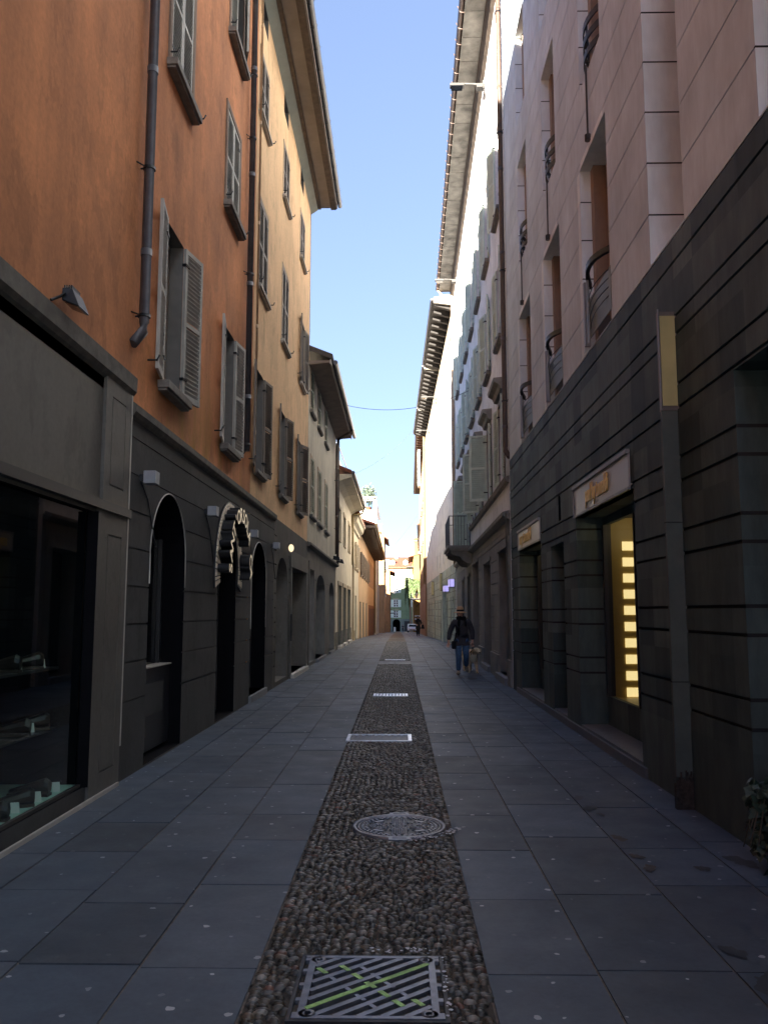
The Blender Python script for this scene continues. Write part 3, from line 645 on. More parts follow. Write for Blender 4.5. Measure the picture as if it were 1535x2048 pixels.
# ------------------------------------------------------------------ LEFT: orange building
LZ = [3.34, 2.975, 2.605, 2.23, 1.855, 1.48, 1.11, .735]
def orange():
    b = thing('orange_building', (-2.65, 8, 0), 'orange plastered building with grey louvred shutters and dark ground floor, nearest on the left', 'building')
    H = 14.2
    ups = [(9.05, 9.85, 4.15, 6.08), (12.28, 13.06, 4.10, 5.97), (9.0, 9.97, 7.95, 9.75), (12.14, 13.14, 7.85, 9.42), (9.0, 9.97, 10.75, 12.6), (12.2, 13.2, 10.75, 12.6)]
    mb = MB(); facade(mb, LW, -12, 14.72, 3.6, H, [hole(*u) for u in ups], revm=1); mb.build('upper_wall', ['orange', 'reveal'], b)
    for i, (s0, s1, z0, z1) in enumerate(ups):
        if i < 2: lv = [(1, s0, 171), (-1, s1, 168 if i == 0 else 172)]
        elif i == 5: lv = [(1, s0, 1), (-1, s1, 16)]
        else: lv = [(1, s0, 0), (-1, s1, 0)]
        window(LW, b, s0, s1, z0, z1, leaves=lv, lm='shut_grey', sill=(.12, .13, .09), surround=None if i < 2 else (.09, .025), surm='orangetrim')
    M['beam'] = M['frame']
    # taupe shopfront
    mb = MB(); rc = [(7.24, 8.0, .0, 2.50, .03, 1, True), (7.30, 8.0, 2.58, 3.72, .03, 1, True)]
    for a in ((7.46, 7.84, .2, 2.3), (7.46, 7.84, 2.74, 3.57)):
        rc += [(a[0], a[1], a[2], a[3], .018, 1, True), (a[0] + .016, a[1] - .016, a[2] + .016, a[3] - .016, .03, 1, True)]
    rc += [(-12, 7.18, .14, 2.47, -.06, 0, False), (-12, 8.02, 2.50, 2.58, .06, 2, True), (-12, 7.24, 0, .14, .0, 3, True), (7.18, 7.24, .14, 2.47, .045, 1, True)]
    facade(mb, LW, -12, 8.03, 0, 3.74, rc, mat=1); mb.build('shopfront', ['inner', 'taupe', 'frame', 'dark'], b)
    mb = MB(); LW.extr(mb, -12, 8.05, [(0, 3.70), (.03, 3.72), (.06, 3.76), (.065, 3.90), (.0, 3.95)]); mb.build('shop_cornice', 'ledge', b)
    mb = MB(); LW.box(mb, -5, 7.95, .0, .035, .035, .055); mb.build('threshold_strip', 'palestrip', b)
    mb = MB(); LW.box(mb, 8.006, 8.028, .35, 3.72, .0, .034); mb.build('edge_trim', 'palestrip', b)
    mb = MB(); mb.quad(*[LW.P(a, z, -.045) for a, z in ((-10, .14), (7.18, .14), (7.18, 2.47), (-10, 2.47))]); g = mb.build('shop_window', 'glass', b)
    mb = MB(); LW.box(mb, -10, 7.18, .14, .165, -.05, -.02); mb.build('frame', 'galv', g)
    mb = MB()      # showcase behind the glass
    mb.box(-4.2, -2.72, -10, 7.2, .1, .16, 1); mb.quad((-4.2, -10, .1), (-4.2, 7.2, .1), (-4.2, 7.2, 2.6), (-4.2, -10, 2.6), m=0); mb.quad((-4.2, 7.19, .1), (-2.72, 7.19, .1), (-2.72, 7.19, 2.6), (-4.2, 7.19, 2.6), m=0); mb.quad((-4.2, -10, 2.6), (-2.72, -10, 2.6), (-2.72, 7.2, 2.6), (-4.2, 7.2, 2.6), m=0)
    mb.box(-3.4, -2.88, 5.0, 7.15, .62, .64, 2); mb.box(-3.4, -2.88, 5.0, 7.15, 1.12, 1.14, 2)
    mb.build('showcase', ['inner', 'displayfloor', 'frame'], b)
    # anthracite ground floor
    mb = MB(); d0 = .02
    arches = [(8.86, 10.33, 0.02, 2.2, 2.95, -.32, 1), (12.25, 13.62, .02, 2.2, 2.91, -.32, 1)]
    vg = [(10.75, 10.762, z, z2, -.010, 0, True) for z, z2 in ((3.34, 3.5),)]
    gr = []
    for z in LZ: gr += grooves(8.04, 17.7, [z], .016, -.013)
    facade(mb, LW, 8.03, 14.72, 0, 3.56, gr, arches, mat=0); mb.build('ground_floor_wall', ['dark', 'inner'], b)
    mb = MB(); LW.extr(mb, 8.06, 14.72, [(0, 3.52), (.03, 3.54), (.055, 3.58), (.06, 3.65), (.0, 3.69)]); mb.build('cornice', 'ledge', b)
    for (a0, a1) in ((8.86, 10.33), (12.25, 13.62)):
        mb = MB(); LW.box(mb, a0, a1, 0, 2.96, -.34, -.32, 0)
        LW.box(mb, a0, a0 + .06, 0, 2.5, -.318, -.27, 1); LW.box(mb, a1 - .06, a1, 0, 2.5, -.318, -.27, 1)
        dd = mb.build('door' if a0 > 10 else 'arched_window', ['glassd', 'frame'], b)
        if a0 < 10:
            mb = MB(); LW.box(mb, a0, a1, .06, .97, -.27, -.15, 0); LW.box(mb, a0 + .3, a1 - .3, .45, .8, -.15, -.142, 1); mb.build('lower_panel', ['frame', 'dark'], dd)
            mb = MB(); LW.box(mb, a0, a1, .972, .986, -.3, -.13); mb.build('sill', 'palestrip', dd)
        # thin pale edging round the arch
        mb = MB(); c = (a0 + a1) / 2; rs = (a1 - a0) / 2
        pts = [LW.P(c - (rs + .006) * math.cos(math.pi * k / 24), 2.2 + .756 * math.sin(math.pi * k / 24), .004) for k in range(25)]
        if a0 < 10: mb.tube([LW.P(a0 - .006, 1.9, .004)] + pts + [LW.P(a1 + .006, 1.9, .004)], .008, 6); mb.build('arch_trim', 'palestrip', b)
    roof(LW, b, -12, 14.72, H, .9, H, 3.0, .42, gable='orange', mono=True)
    downpipe(LW, b, 8.1, 4.5, H, clamps=(6.13, 8.2, 10.2, 4.55), foot='kick')
    downpipe(LW, b, 13.85, 4.3, H, clamps=(4.4, 7.4, 9.9, 11.1), mat='pipe')
M['ledge'] = simple('weathered_ledge', (.13, .12, .105), .75, var=.3, scale=8, bump=.4)
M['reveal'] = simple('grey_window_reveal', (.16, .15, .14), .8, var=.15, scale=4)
M['orangetrim'] = plaster('grey_orange_trim', (.30, .22, .17), None, .3, .4)
M['palestrip'] = simple('pale_metal_strip', (.45, .42, .38), .45, var=.1)
orange()

def cream():
    b = thing('peach_building', (-2.65, 19.4, 0), 'tall peach plastered building with a deep overhanging eave, second on the left', 'building')
    H = 13.78
    W1 = [(15.06, 15.98), (18.3, 19.2), (21.5, 22.35)]; z1 = (4.2, 6.14)
    W2 = [(15.15, 16.15), (18.35, 19.35), (21.85, 22.75)]; z2 = (7.74, 9.5)
    W3 = [(15.0, 15.98), (18.28, 19.22), (21.58, 22.55)]; z3 = (11.16, 12.45)
    W4 = [(15.0, 15.85), (18.25, 19.05), (21.55, 22.3)]; z4 = (13.22, 13.7)
    allw = [(a, c, *z) for ws, z in ((W1, z1), (W2, z2), (W3, z3), (W4, z4)) for a, c in ws]
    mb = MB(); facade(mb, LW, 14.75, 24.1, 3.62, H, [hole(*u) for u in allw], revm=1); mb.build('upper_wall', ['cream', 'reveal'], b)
    for i, (a, c) in enumerate(W1): window(LW, b, a, c, *z1, leaves=[(1, a, 172), (-1, c, 170 - 3 * i)], lm='shut_brown', sill=(.1, .1, .07), fm='framegrey')
    for i, (a, c) in enumerate(W2): window(LW, b, a, c, *z2, leaves=[(1, a, 0), (-1, c, 0)] if i < 2 else [(1, a, 170), (-1, c, 172)], lm='shut_brown', sill=(.14, .09, .07), sillm='palesill', surround=(.07, .015), surm='trimp')
    for i, (a, c) in enumerate(W3): window(LW, b, a, c, *z3, leaves=[(1, a, 0), (-1, c, 0)], lm='shut_brown', sill=(.12, .09, .06), sillm='palesill', surround=(.07, .015), surm='trimp', muntin=0)
    for a, c in W4: window(LW, b, a, c, *z4, dep=.15, catch=False, muntin=0, name='attic_vent')
    # anthracite part, then rustic part of the ground floor
    mb = MB(); gr = []
    for z in LZ: gr += grooves(14.72, 17.7, [z], .016, -.013)
    facade(mb, LW, 14.72, 17.72, 0, 3.56, gr, [(15.02, 16.70, .12, 2.2, 2.91, -.32, 1)], mat=0); mb.build('ground_floor_wall', ['dark', 'inner'], b)
    mb = MB(); LW.extr(mb, 14.72, 17.74, [(0, 3.52), (.03, 3.54), (.055, 3.58), (.06, 3.65), (.0, 3.69)]); mb.build('cornice', 'ledge', b)
    mb = MB(); LW.box(mb, 15.0, 16.72, 0, 2.96, -.34, -.32, 0); LW.box(mb, 15.02, 15.1, .12, 2.6, -.318, -.27, 1); LW.box(mb, 16.6, 16.7, .12, 2.6, -.318, -.27, 1); mb.build('door', ['glassd', 'frame'], b)
    mb = MB(); c = 15.86; rs = .84
    mb.tube([LW.P(c - rs - .006, 1.3, .004)] + [LW.P(c - (rs + .006) * math.cos(math.pi * k / 24), 2.2 + .716 * math.sin(math.pi * k / 24), .004) for k in range(25)] + [LW.P(c + rs + .006, 1.3, .004)], .009, 6); mb.build('arch_trim', 'palestrip', b)
    mb = MB(); LW.box(mb, 14.95, 16.8, -.02, .12, -.3, .05); mb.build('step', 'step', b)
    mb = MB(); gr = []
    for k, z in enumerate([.45 + .31 * i for i in range(10)]): gr += grooves(17.74, 18.1, [z], .03, -.03) + grooves(20.05, 20.5, [z], .03, -.03)
    facade(mb, LW, 17.72, 24.1, 0, 3.62, gr + [(20.55, 23.8, .1, 2.70, -.45, 2, False), (20.3, 24.05, 2.7, 3.1, .04, 3, True), (20.42, 20.55, 0, 2.7, .04, 3, True), (23.8, 24.05, 0, 2.7, .04, 3, True)], [(18.16, 20.0, .1, 2.25, 2.83, -.4, 1)], mat=0)
    mb.build('rough_ground_floor_wall', ['rustic', 'brown', 'brown', 'brown'], b)
    mb = MB(); LW.box(mb, 18.1, 20.05, 0, 2.9, -.42, -.4, 0); LW.box(mb, 18.2, 19.9, 1.72, 1.76, -.4, -.34, 0); mb.build('arched_door', ['browndoor'], b)
    mb = MB(); LW.box(mb, 20.5, 22.3, .15, 2.7, -.47, -.45, 1); LW.box(mb, 22.3, 22.42, .1, 2.7, -.45, -.28, 0); LW.box(mb, 22.42, 23.82, .1, 2.7, -.45, -.40, 2); LW.box(mb, 22.9, 22.95, .9, 1.4, -.4, -.36, 0)
    mb.build('shop_door', ['greydoor', 'curtain', 'greydoor'], b)
    mb = MB(); LW.box(mb, 20.5, 23.9, 0, .1, -.45, .12); mb.build('step', 'whitestep', b)
    mb = MB(); LW.tube if 0 else None
    mb.tube([LW.P(20.3, .9 + .05 * k, .06) for k in range(14)], .02, 8); mb.build('door_pull', 'galv', b)
    # eave
    mb = MB(); pl = LW
    pl.extr(mb, 14.75, 24.32, [(0, 13.70), (.20, 13.84), (.22, 14.0), (0, 14.0)], 0)
    pl.extr(mb, 14.75, 24.32, [(.20, 13.86), (.30, 13.86), (.30, 14.0), (.2, 14.0)], 1)
    pl.extr(mb, 14.75, 24.32, [(.30, 13.90), (.60, 13.90), (.60, 14.02), (.30, 14.02)], 2)
    pl.extr(mb, 14.75, 24.32, [(.60, 13.84), (.76, 13.84), (.76, 14.03), (.60, 14.03)], 1)
    pl.extr(mb, 14.75, 24.30, [(.76, 13.86), (.80, 13.86), (.80, 14.04), (.76, 14.04)], 2)
    mb.build('eave', ['cove', 'timber', 'soffit'], b)
    mb = MB(); mb.tube([pl.P(14.75, 14.0, .87), pl.P(24.4, 14.0, .87)], .068, 12); 
    for k in range(14): mb.tube([pl.P(15 + .7 * k, 13.95, .8), pl.P(15 + .7 * k, 13.93, .87), pl.P(15 + .7 * k, 14.02, .95)], .012, 5)
    mb.build('gutter', 'pipe', b)
    roof(LW, b, 14.75, 24.3, H, .82, 14.02, 3.0, .45, gable='cream', mono=True)
    downpipe(LW, b, 14.86, 4.1, 13.8, d=.05, r=.02, mat='copper', clamps=())
M['framegrey'] = simple('blue_grey_window_frame', (.20, .22, .23), .5, var=.08)
M['trimp'] = plaster('grey_peach_trim', (.48, .36, .26), None, .2, .3)
cream()

def beige():
    b = thing('beige_building', (-2.65, 29.6, 0), 'beige three storey building with closed olive shutters and a sloping dark eave', 'building')
    H = 8.95; s0, s1 = 24.12, 35.0
    T = [(24.55, 25.65), (26.85, 27.95), (29.4, 30.5)]; Lo = [(24.75, 26.0), (27.05, 28.3), (29.65, 30.9)]
    ws = [(a, c, 7.66, 8.88) for a, c in T] + [(a, c, 4.5, 6.25) for a, c in Lo]
    mb = MB(); facade(mb, LW, s0, s1, 3.55, H, [hole(*u) for u in ws], revm=0); mb.build('upper_wall', ['beige'], b)
    for u in ws: window(LW, b, *u, leaves=[(1, u[0], 4), (-1, u[1], 4)], lm='shut_olive', sill=(.12, .1, .08), surround=(.08, .02), surm='trimp', catch=False)
    mb = MB()
    facade(mb, LW, s0, s1, 0, 3.5, [(24.75, 26.3, .1, 2.88, -.4, 1, False), (24.55, 24.75, 0, 3.1, .03, 0, True), (24.75, 26.3, 2.88, 3.1, .03, 0, True)] + grooves(26.35, 26.8, [.5 + .3 * i for i in range(8)], .025, -.02) + grooves(30.4, 31.9, [.5 + .3 * i for i in range(8)], .02, -.012),
           [(26.95, 30.2, .1, 2.3, 2.84, -.45, 1), (32.0, 34.25, .1, 2.25, 2.75, -.45, 1)], mat=0)
    mb.build('ground_floor_wall', ['brown', 'greyst'], b)
    mb = MB(); LW.extr(mb, s0, s1 + .6, [(0, 3.48), (.06, 3.5), (.12, 3.54), (.12, 3.6), (0, 3.64)]); mb.build('cornice', 'ledge', b)
    mb = MB(); LW.box(mb, 24.7, 26.35, 0, 2.9, -.42, -.4); mb.build('door', 'browndoor', b)
    for a, c, zt in ((26.95, 30.2, 2.84), (32.0, 34.25, 2.75)):
        mb = MB(); z = .1
        while z < 2.2: LW.extr(mb, a, c, [(-.45, z), (-.42, z + .04), (-.42, z + .09), (-.45, z + .13)]); z += .13
        LW.box(mb, a, c, 2.2, 2.28, -.44, -.36); rs = mb.build('roller_shutter', ['roller'], b)
        mb = MB(); LW.box(mb, a, c, 2.28, zt + .02, -.48, -.44); mb.build('fanlight', 'glassd', rs)
        place_text('Pane' if a < 30 else 'Pane', 'lettering', .42 if a < 30 else .3, .004, ['paper'], LW.P((a + c) / 2, 2.36, -.425), (0, 1, 0), (0, 0, 1), rs, sx=1.1)
        mb = MB(); LW.box(mb, a, c, 0, .1, -.45, .08); mb.build('step', 'step', b)
    # eave with boarded soffit and gutter
    mb = MB()
    LW.extr(mb, s0 + .02, s1 + .1, [(0, 8.92), (.62, 8.98), (.62, 9.04), (0, 9.04)], 0); LW.extr(mb, s0 + .02, s1 + .1, [(.62, 8.93), (.66, 8.93), (.66, 9.08), (.62, 9.08)], 1)
    mb.build('eave', ['soffitbrown', 'palestrip'], b)
    mb = MB(); mb.tube([LW.P(s0 + .3, 9.06, .76), LW.P(s1 + .25, 9.06, .76)], .075, 12); mb.build('gutter', 'pipe', b)
    roof(LW, b, s0 + .02, s1, H, .70, 9.07, 4.5, .40, mat='darktimber', gable='beige')
    downpipe(LW, b, 34.25, 3.95, 8.5, d=.1, r=.06, mat='brownpipe', top=[LW.P(33.5, 8.98, .76), LW.P(33.9, 8.9, .55), LW.P(34.25, 8.75, .12)], clamps=(5, 7))
    downpipe(LW, b, 35.05, 3.6, 9.4, d=.09, r=.055, mat='brownpipe', clamps=(4.4,))
M['soffitbrown'] = simple('brown_board_soffit', (.20, .155, .13), .7, var=.2, scale=3)
beige()

def ivory():
    b = thing('ivory_building', (-2.65, 41, 0), 'low ivory building with three narrow windows and three doorways, left of the street', 'building')
    s0, s1, H = 35.15, 46.8, 7.3
    wi = [(36.4, 37.9), (40.0, 41.4), (43.7, 45.2)]; dr = [(36.6, 38.6), (39.8, 41.9), (43.2, 45.7)]
    mb = MB(); facade(mb, LW, s0, s1, 0, H, [hole(a, c, 4.78, 6.2, -.25) for a, c in wi] + [hole(a, c, .12, 2.78, -.4, 2) for a, c in dr] + [(x, y, 0, .75, .02, 1, True) for x, y in ((s0, 36.5), (38.65, 39.7), (42.0, 43.1), (45.8, s1))], mat=0)
    mb.build('wall', ['ivory', 'brown', 'greydoor'], b)
    for a, c in wi: window(LW, b, a, c, 4.78, 6.2, dep=.25, sill=(.08, .05, .05), surround=(.16, .03), surm='sandtrim', catch=False, sillm='sandtrim')
    for a, c in dr:
        mb = MB(); LW.box(mb, a, c, .1, 2.8, -.42, -.4, 0); LW.box(mb, a - .15, a, .75, 2.95, .002, .04, 1); LW.box(mb, c, c + .15, .75, 2.95, .002, .04, 1); LW.box(mb, a, c, 2.78, 2.95, .002, .04, 1); mb.build('door', ['greydoor', 'sandtrim'], b)
        mb = MB(); LW.box(mb, a - .1, c + .1, 0, .12, -.4, .14); mb.build('step', 'whitestep', b)
    mb = MB(); LW.extr(mb, s0, s1 + .2, [(0, 7.05), (.25, 7.2), (.55, 7.28), (.66, 7.3), (.66, 7.44), (0, 7.44)]); mb.build('eave', 'ivory', b)
    mb = MB(); mb.tube([LW.P(s0, 7.5, .72), LW.P(s1 + .3, 7.5, .72)], .08, 10); mb.build('gutter', 'pipe', b)
    roof(LW, b, s0, s1, H, .66, 7.45, 4.5, .40, gable='ivory')
    downpipe(LW, b, 46.6, 4.2, 7.0, d=.09, r=.06, mat='ochrepipe', top=[LW.P(46.9, 7.45, .72), LW.P(46.8, 7.1, .6), LW.P(46.6, 7.0, .1)])
M['sandtrim'] = simple('sandstone_trim', (.42, .34, .23), .8, var=.15); M['ochrepipe'] = simple('ochre_pipe', (.32, .25, .13), .5, var=.1)
ivory()

def ornate():
    b = thing('small_cream_house', (-2.65, 51, 0), 'small cream house with a moulded cornice and one tall arched recess, left of the street', 'building')
    s0, s1, H = 46.85, 55, 6.9
    mb = MB(); facade(mb, LW, s0, s1, gz(50), H, [hole(50.6, 51.5, 4.2, 5.8, -.2), hole(53.2, 54.1, 4.2, 5.8, -.2), hole(51.2, 52.3, gz(50), 2.6, -.3, 2)] + [(s0, 50.8, gz(50), .5, .02, 1, True)], [(47.6, 49.8, gz(50) + .02, 3.8, 4.9, -.12, 1)], mat=0)
    mb.build('wall', ['ivory', 'sandtrim', 'greydoor'], b)
    mb = MB(); LW.box(mb, 47.4, 50, gz(50), 5, -.14, -.12); mb.build('arched_recess', 'sandtrim', b)
    for a in (50.6, 53.2): window(LW, b, a, a + .9, 4.2, 5.8, dep=.2, leaves=[(1, a, 168), (-1, a + .9, 168)], lm='ivoryshut', catch=False, sill=(.1, .08, .06), sillm='sandtrim')
    mb = MB(); LW.box(mb, 51.1, 52.4, gz(50), 2.7, -.32, -.3); mb.build('door', 'greydoor', b)
    mb = MB(); LW.extr(mb, s0, s1, [(0, 6.35), (.1, 6.4), (.12, 6.55), (.3, 6.7), (.36, 6.95), (.45, 7.0), (.45, 7.1), (0, 7.1)]); mb.build('cornice', 'ivory', b)
    roof(LW, b, s0, s1, H, .45, 7.1, 4.5, .35, gable='ivory')
M['ivoryshut'] = simple('cream_shutter_paint', (.55, .47, .36), .6)
ornate()

def apricot():
    b = thing('apricot_building', (-2.65, 72, 0), 'long low apricot house with brown lower end and boarded eave, far on the left', 'building')
    s0, s1, H = 55.05, 90, 7.2; z0 = gz(90) - .2
    sh = [57.5, 60.8, 64.2, 67.8, 71.4]
    mb = MB(); facade(mb, LW, s0, s1, z0, H, [(73, 90, z0, 2.2, .03, 1, True), (73, 90, 3.9, 6.2, .01, 2, True), (57.2, 59, z0, 2.3, -.3, 3, False), (62, 64, z0, 2.3, -.3, 3, False), (68, 70, z0, 2.3, -.3, 3, False)] + [hole(a, a + 1., 4.1, 5.7, -.2) for a in sh], mat=0); mb.build('wall', ['peach', 'brick', 'rosewash', 'greydoor'], b)
    for a in sh: window(LW, b, a, a + 1., 4.1, 5.7, dep=.2, leaves=[(1, a, 165), (-1, a + 1., 165)], lm='shut_brown', catch=False, sill=(.1, .08, .06))
    for a, c in ((57.2, 59), (62, 64), (68, 70)): mb = MB(); LW.box(mb, a - .05, c + .05, z0, 2.35, -.32, -.3); mb.build('door', 'greydoor', b)
    for a in (75, 79.5, 84, 88): mb = MB(); LW.box(mb, a, a + 1.6, z0, 1.9, .031, .05); mb.build('brown_door', 'browndoor', b)
    mb = MB(); LW.extr(mb, s0, s1 + .3, [(0, 7.15), (1.1, 7.15), (1.1, 7.3), (0, 7.3)])
    for k in range(34): LW.box(mb, s0 + .5 + k, s0 + .62 + k, 7.0, 7.148, 0, .95)
    mb.build('eave', 'timber', b)
    mb = MB(); mb.tube([LW.P(s0, 7.35, 1.15), LW.P(s1 + .4, 7.35, 1.15)], .08, 8); mb.build('gutter', 'ochrepipe', b)
    downpipe(LW, b, 89.5, -.6, 7.1, d=.1, r=.09, mat='ochrepipe')
    roof(LW, b, s0, s1, H, 1.1, 7.3, 4.5, .35, gable='peach')
M['rosewash'] = plaster('faded_rose_render', (.45, .30, .22), None, .3, .5)
apricot()

def plantball(c, r, n, mat, seed, squash=1.3, ls=.1):
    rnd = random.Random(seed); mb = MB()
    for _ in range(n):
        u = Vector((rnd.gauss(0, 1), rnd.gauss(0, 1), rnd.gauss(0, 1))).normalized() * (r * rnd.random() ** .45 * (1 + .3 * math.sin(rnd.random() * 9)))
        p = Vector(c) + Vector((u.x, u.y, u.z * squash)); a = Vector((rnd.gauss(0, 1), rnd.gauss(0, 1), rnd.gauss(0, 1))).normalized(); b_ = a.orthogonal().normalized(); l = ls * rnd.uniform(.6, 1.3)
        mb.quad(p - b_ * l * .4, p + a * l * .6 - Vector((0, 0, l * .1)), p + b_ * l * .4, p - a * l)
    return mb
def tallgrey():
    b = thing('tall_pale_grey_building', (-2.65, 105, gz(105)), 'tall plain pale grey modern building with a planted roof terrace, left of the street', 'building')
    z0 = gz(112) - .3; H = 12.7
    mb = MB(); facade(mb, LW, 91, 112, z0, H, [(91, 112, 1.9, 2.0, .03, 0, True)] + [hole(a, a + 1.1, z0, 1.9, -.2) for a in (94, 98, 102, 106)], mat=0)
    mb.quad((-2.652, 91, z0), (-6.4, 91, z0), (-6.4, 91, H), (-2.652, 91, H)); mb.quad((-2.652, 112, z0), (-6.4, 112, z0), (-6.4, 112, H), (-2.652, 112, H)); mb.quad((-2.652, 91, H), (-6.4, 91, H), (-6.4, 112, H), (-2.652, 112, H)); mb.build('wall', 'grey', b)
    for a in (94, 98, 102, 106): mb = MB(); LW.box(mb, a, a + 1.1, z0, 1.9, -.22, -.2); mb.build('door', 'galv', b)
    mb = MB(); LW.box(mb, 91.2, 91.5, z0, 14.2, .002, .22); LW.box(mb, 91.2, 112, H + 1.2, H + 1.35, -.1, .22); mb.build('corner_pier', 'framew', b)
    mb = MB(); mb.box(-14, -6.42, 93, 115, z0, 7.5); mb.build('unseen_shade_block', 'grey', b)  # unseen block added to shade the lower front of the golden house
    mb = MB()
    for k in range(5): x = -2.75 - k * .9; mb.box(x - .03, x + .03, 91.1, 91.16, H, H + 1.05)
    mb.box(-6.3, -2.7, 91.08, 91.18, H + 1.05, H + 1.12); rl = mb.build('terrace_railing', 'framew', b)
    mb = MB(); mb.quad((-6.3, 91.13, H + .1), (-2.75, 91.13, H + .1), (-2.75, 91.13, H + 1), (-6.3, 91.13, H + 1)); mb.build('pane', 'clear', rl)
    mb = MB(); mb.box(-6.4, -2.7, 90.6, 91.02, H + 1.25, H + 1.45); mb.build('pergola_beam', 'rosewash', b)
tallgrey()
t = thing('terrace_olive_tree', (-3.35, 92.5, 12.7), 'small potted bushy tree on the pale grey roof terrace', 'tree')
mb = plantball((-3.35, 92.5, 14.6), .75, 900, 'leaf2', 4, 1.35, .2); mb.build('crown', 'leaf2', t)
M['leafgrey'] = foliage('grey_green_leaves', (.12, .16, .12)); t.children[0].data.materials[0] = M['leafgrey']
mb = MB(); mb.tube([(-3.35, 92.5, 12.9), (-3.3, 92.5, 13.5), (-3.38, 92.5, 14.4)], [.08, .06, .03], 7); mb.build('trunk', 'timber', t)
mb = MB(); mb.lathe([(0, 0), (.28, 0), (.36, .5), (.33, .5), (.3, .4), (0, .4)], (-3.35, 92.5, 12.7), 14); mb.build('pot', 'tile', t)

# ------------------------------------------------------------------ far end of the street
def simple_block(name, label, x0, x1, y0, y1, z0, H, wallm, over=.5, rise=1.2, wins=(), front_wins=(), side='L', roofm='tile', eavem='timber', extra=None, fv=True):
    """far house: x0..x1 wide, its street side is x1 (left houses) or x0 (right houses)"""
    xs = x1 if side == 'L' else x0
    b = thing(name, (xs, y0, gz(y0)), label, 'building')
    pl = PL(xs, 0, 1 if side == 'L' else -1)
    mb = MB(); facade(mb, pl, y0, y1, z0, H, [hole(*w_) for w_ in wins], mat=0)
    # front wall (faces back up the street) as its own relief
    X = sorted({x0, x1} | {v for w_ in front_wins for v in w_[:2]}); Z = sorted({z0, H} | {v for w_ in front_wins for v in w_[2:]})
    for a, c in zip(X, X[1:]):
        for e, f in zip(Z, Z[1:]):
            if any(w_[0] < (a + c) / 2 < w_[1] and w_[2] < (e + f) / 2 < w_[3] for w_ in front_wins): continue
            mb.quad((a, y0, e), (c, y0, e), (c, y0, f), (a, y0, f))
    for (a, c, e, f) in front_wins:
        for p, q in (((a, e), (a, f)), ((c, e), (c, f)), ((a, f), (c, f)), ((a, e), (c, e))): mb.quad((p[0], y0, p[1]), (q[0], y0, q[1]), (q[0], y0 + .2, q[1]), (p[0], y0 + .2, p[1]))
    xb = x0 if side == 'L' else x1
    mb.quad((xb, y0, z0), (xb, y1, z0), (xb, y1, H), (xb, y0, H)); mb.quad((x0, y1, z0), (x1, y1, z0), (x1, y1, H), (x0, y1, H))
    xm = (x0 + x1) / 2
    if roofm and rise: mb.quad((x0, y0, H), (x1, y0, H), (xm, y0, H + rise)); mb.quad((x0, y1, H), (x1, y1, H), (xm, y1, H + rise))
    mb.build('wall', wallm, b)
    for w_ in wins: window(pl, b, *w_, leaves=[(1, w_[0], 168), (-1, w_[1], 168)], lm='shut_grey', catch=False)
    for (a, c, e, f) in front_wins:
        m = MB(); m.quad((a, y0 + .19, e), (c, y0 + .19, e), (c, y0 + .19, f), (a, y0 + .19, f), m=1)
        m.box(a, a + .1, y0 + .1, y0 + .17, e, f); m.box(c - .1, c, y0 + .1, y0 + .17, e, f); m.box((a + c) / 2 - .05, (a + c) / 2 + .05, y0 + .1, y0 + .171, e, f); m.box(a + .1, c - .1, y0 + .1, y0 + .169, e, e + .1); m.box(a + .1, c - .1, y0 + .1, y0 + .169, f - .1, f)
        for k in (1, 2): q = e + (f - e) * k / 3; m.box(a + .1, c - .1, y0 + .102, y0 + .168, q - .03, q + .03)
        wo = m.build('window', ['framew', 'glassd'], b)
    if roofm:
        m = MB(); th = .15; hw = (x1 - x0) / 2; k = rise / hw
        poly = [(x0 - over, y0 - .3, H - over * k), (x0 - over, y0 - .3, H - over * k + th), (xm, y0 - .3, H + rise + th), (x1 + over, y0 - .3, H - over * k + th), (x1 + over, y0 - .3, H - over * k), (xm, y0 - .3, H + rise)]
        m.prism(poly, (0, y1 - y0 + .5, 0)); m.build('roof', roofm, b)
        m = MB(); e = x1 + over + .06 if side == 'L' else x0 - over - .06
        m.tube([(e, y0 - .3, H - over * k + .1), (e, y1, H - over * k + .1)], .08, 8); m.build('gutter', 'pipe', b)
    return b
b = simple_block('golden_house', 'narrow golden house with a red tiled roof catching the sun, past the pale grey building', -5.4, -2.2, 126, 140, gz(150) - .3, 12.9, 'gold', .55, 1.1, wins=[(130, 131.2, 8, 9.8), (136, 137.2, 8, 9.8), (130, 131.2, 4, 5.8), (136, 137.2, 4, 5.8)])
mb = MB(); mb.box(-3.0, -2.6, 128, 128.5, 13, 14.9); mb.box(-3.1, -2.5, 127.9, 128.6, 14.9, 15.05); mb.build('chimney', 'gold', b)
mb = MB(); mb.box(-15, -5.42, 127, 144, -3, 6.0); mb.build('unseen_shade_block', 'gold', b)  # hidden box added to keep sun off the orange house's lower front
b = simple_block('orange_end_house', 'orange house with a dark overhanging roof, just left of the green building', -16, -1.65, 156, 176, gz(176) - .3, 9.2, 'gold', .8, 2.4, wins=[(160, 161.2, 4.5, 6.3), (166, 167.2, 4.5, 6.3)], roofm='tile')  # unseen depth stretched leftwards to cast shade on the green building
mb = MB(); mb.box(-2.7, -2.1, 158, 158.6, 9.3, 11.2); mb.box(-2.85, -1.95, 157.9, 158.7, 11.2, 11.4); mb.build('chimney', 'white', b)
b = simple_block('low_lean_to_house', 'low house with a brown roof and balcony under the orange house', -6, -1.55, 150.8, 155.5, gz(155) - .3, 5.2, 'gold', .75, .9, wins=[(152, 153, 2.2, 3.8)], roofm='darktimber')
mb = MB(); mb.box(-1.55, -.8, 151, 155, 1.3, 1.45)
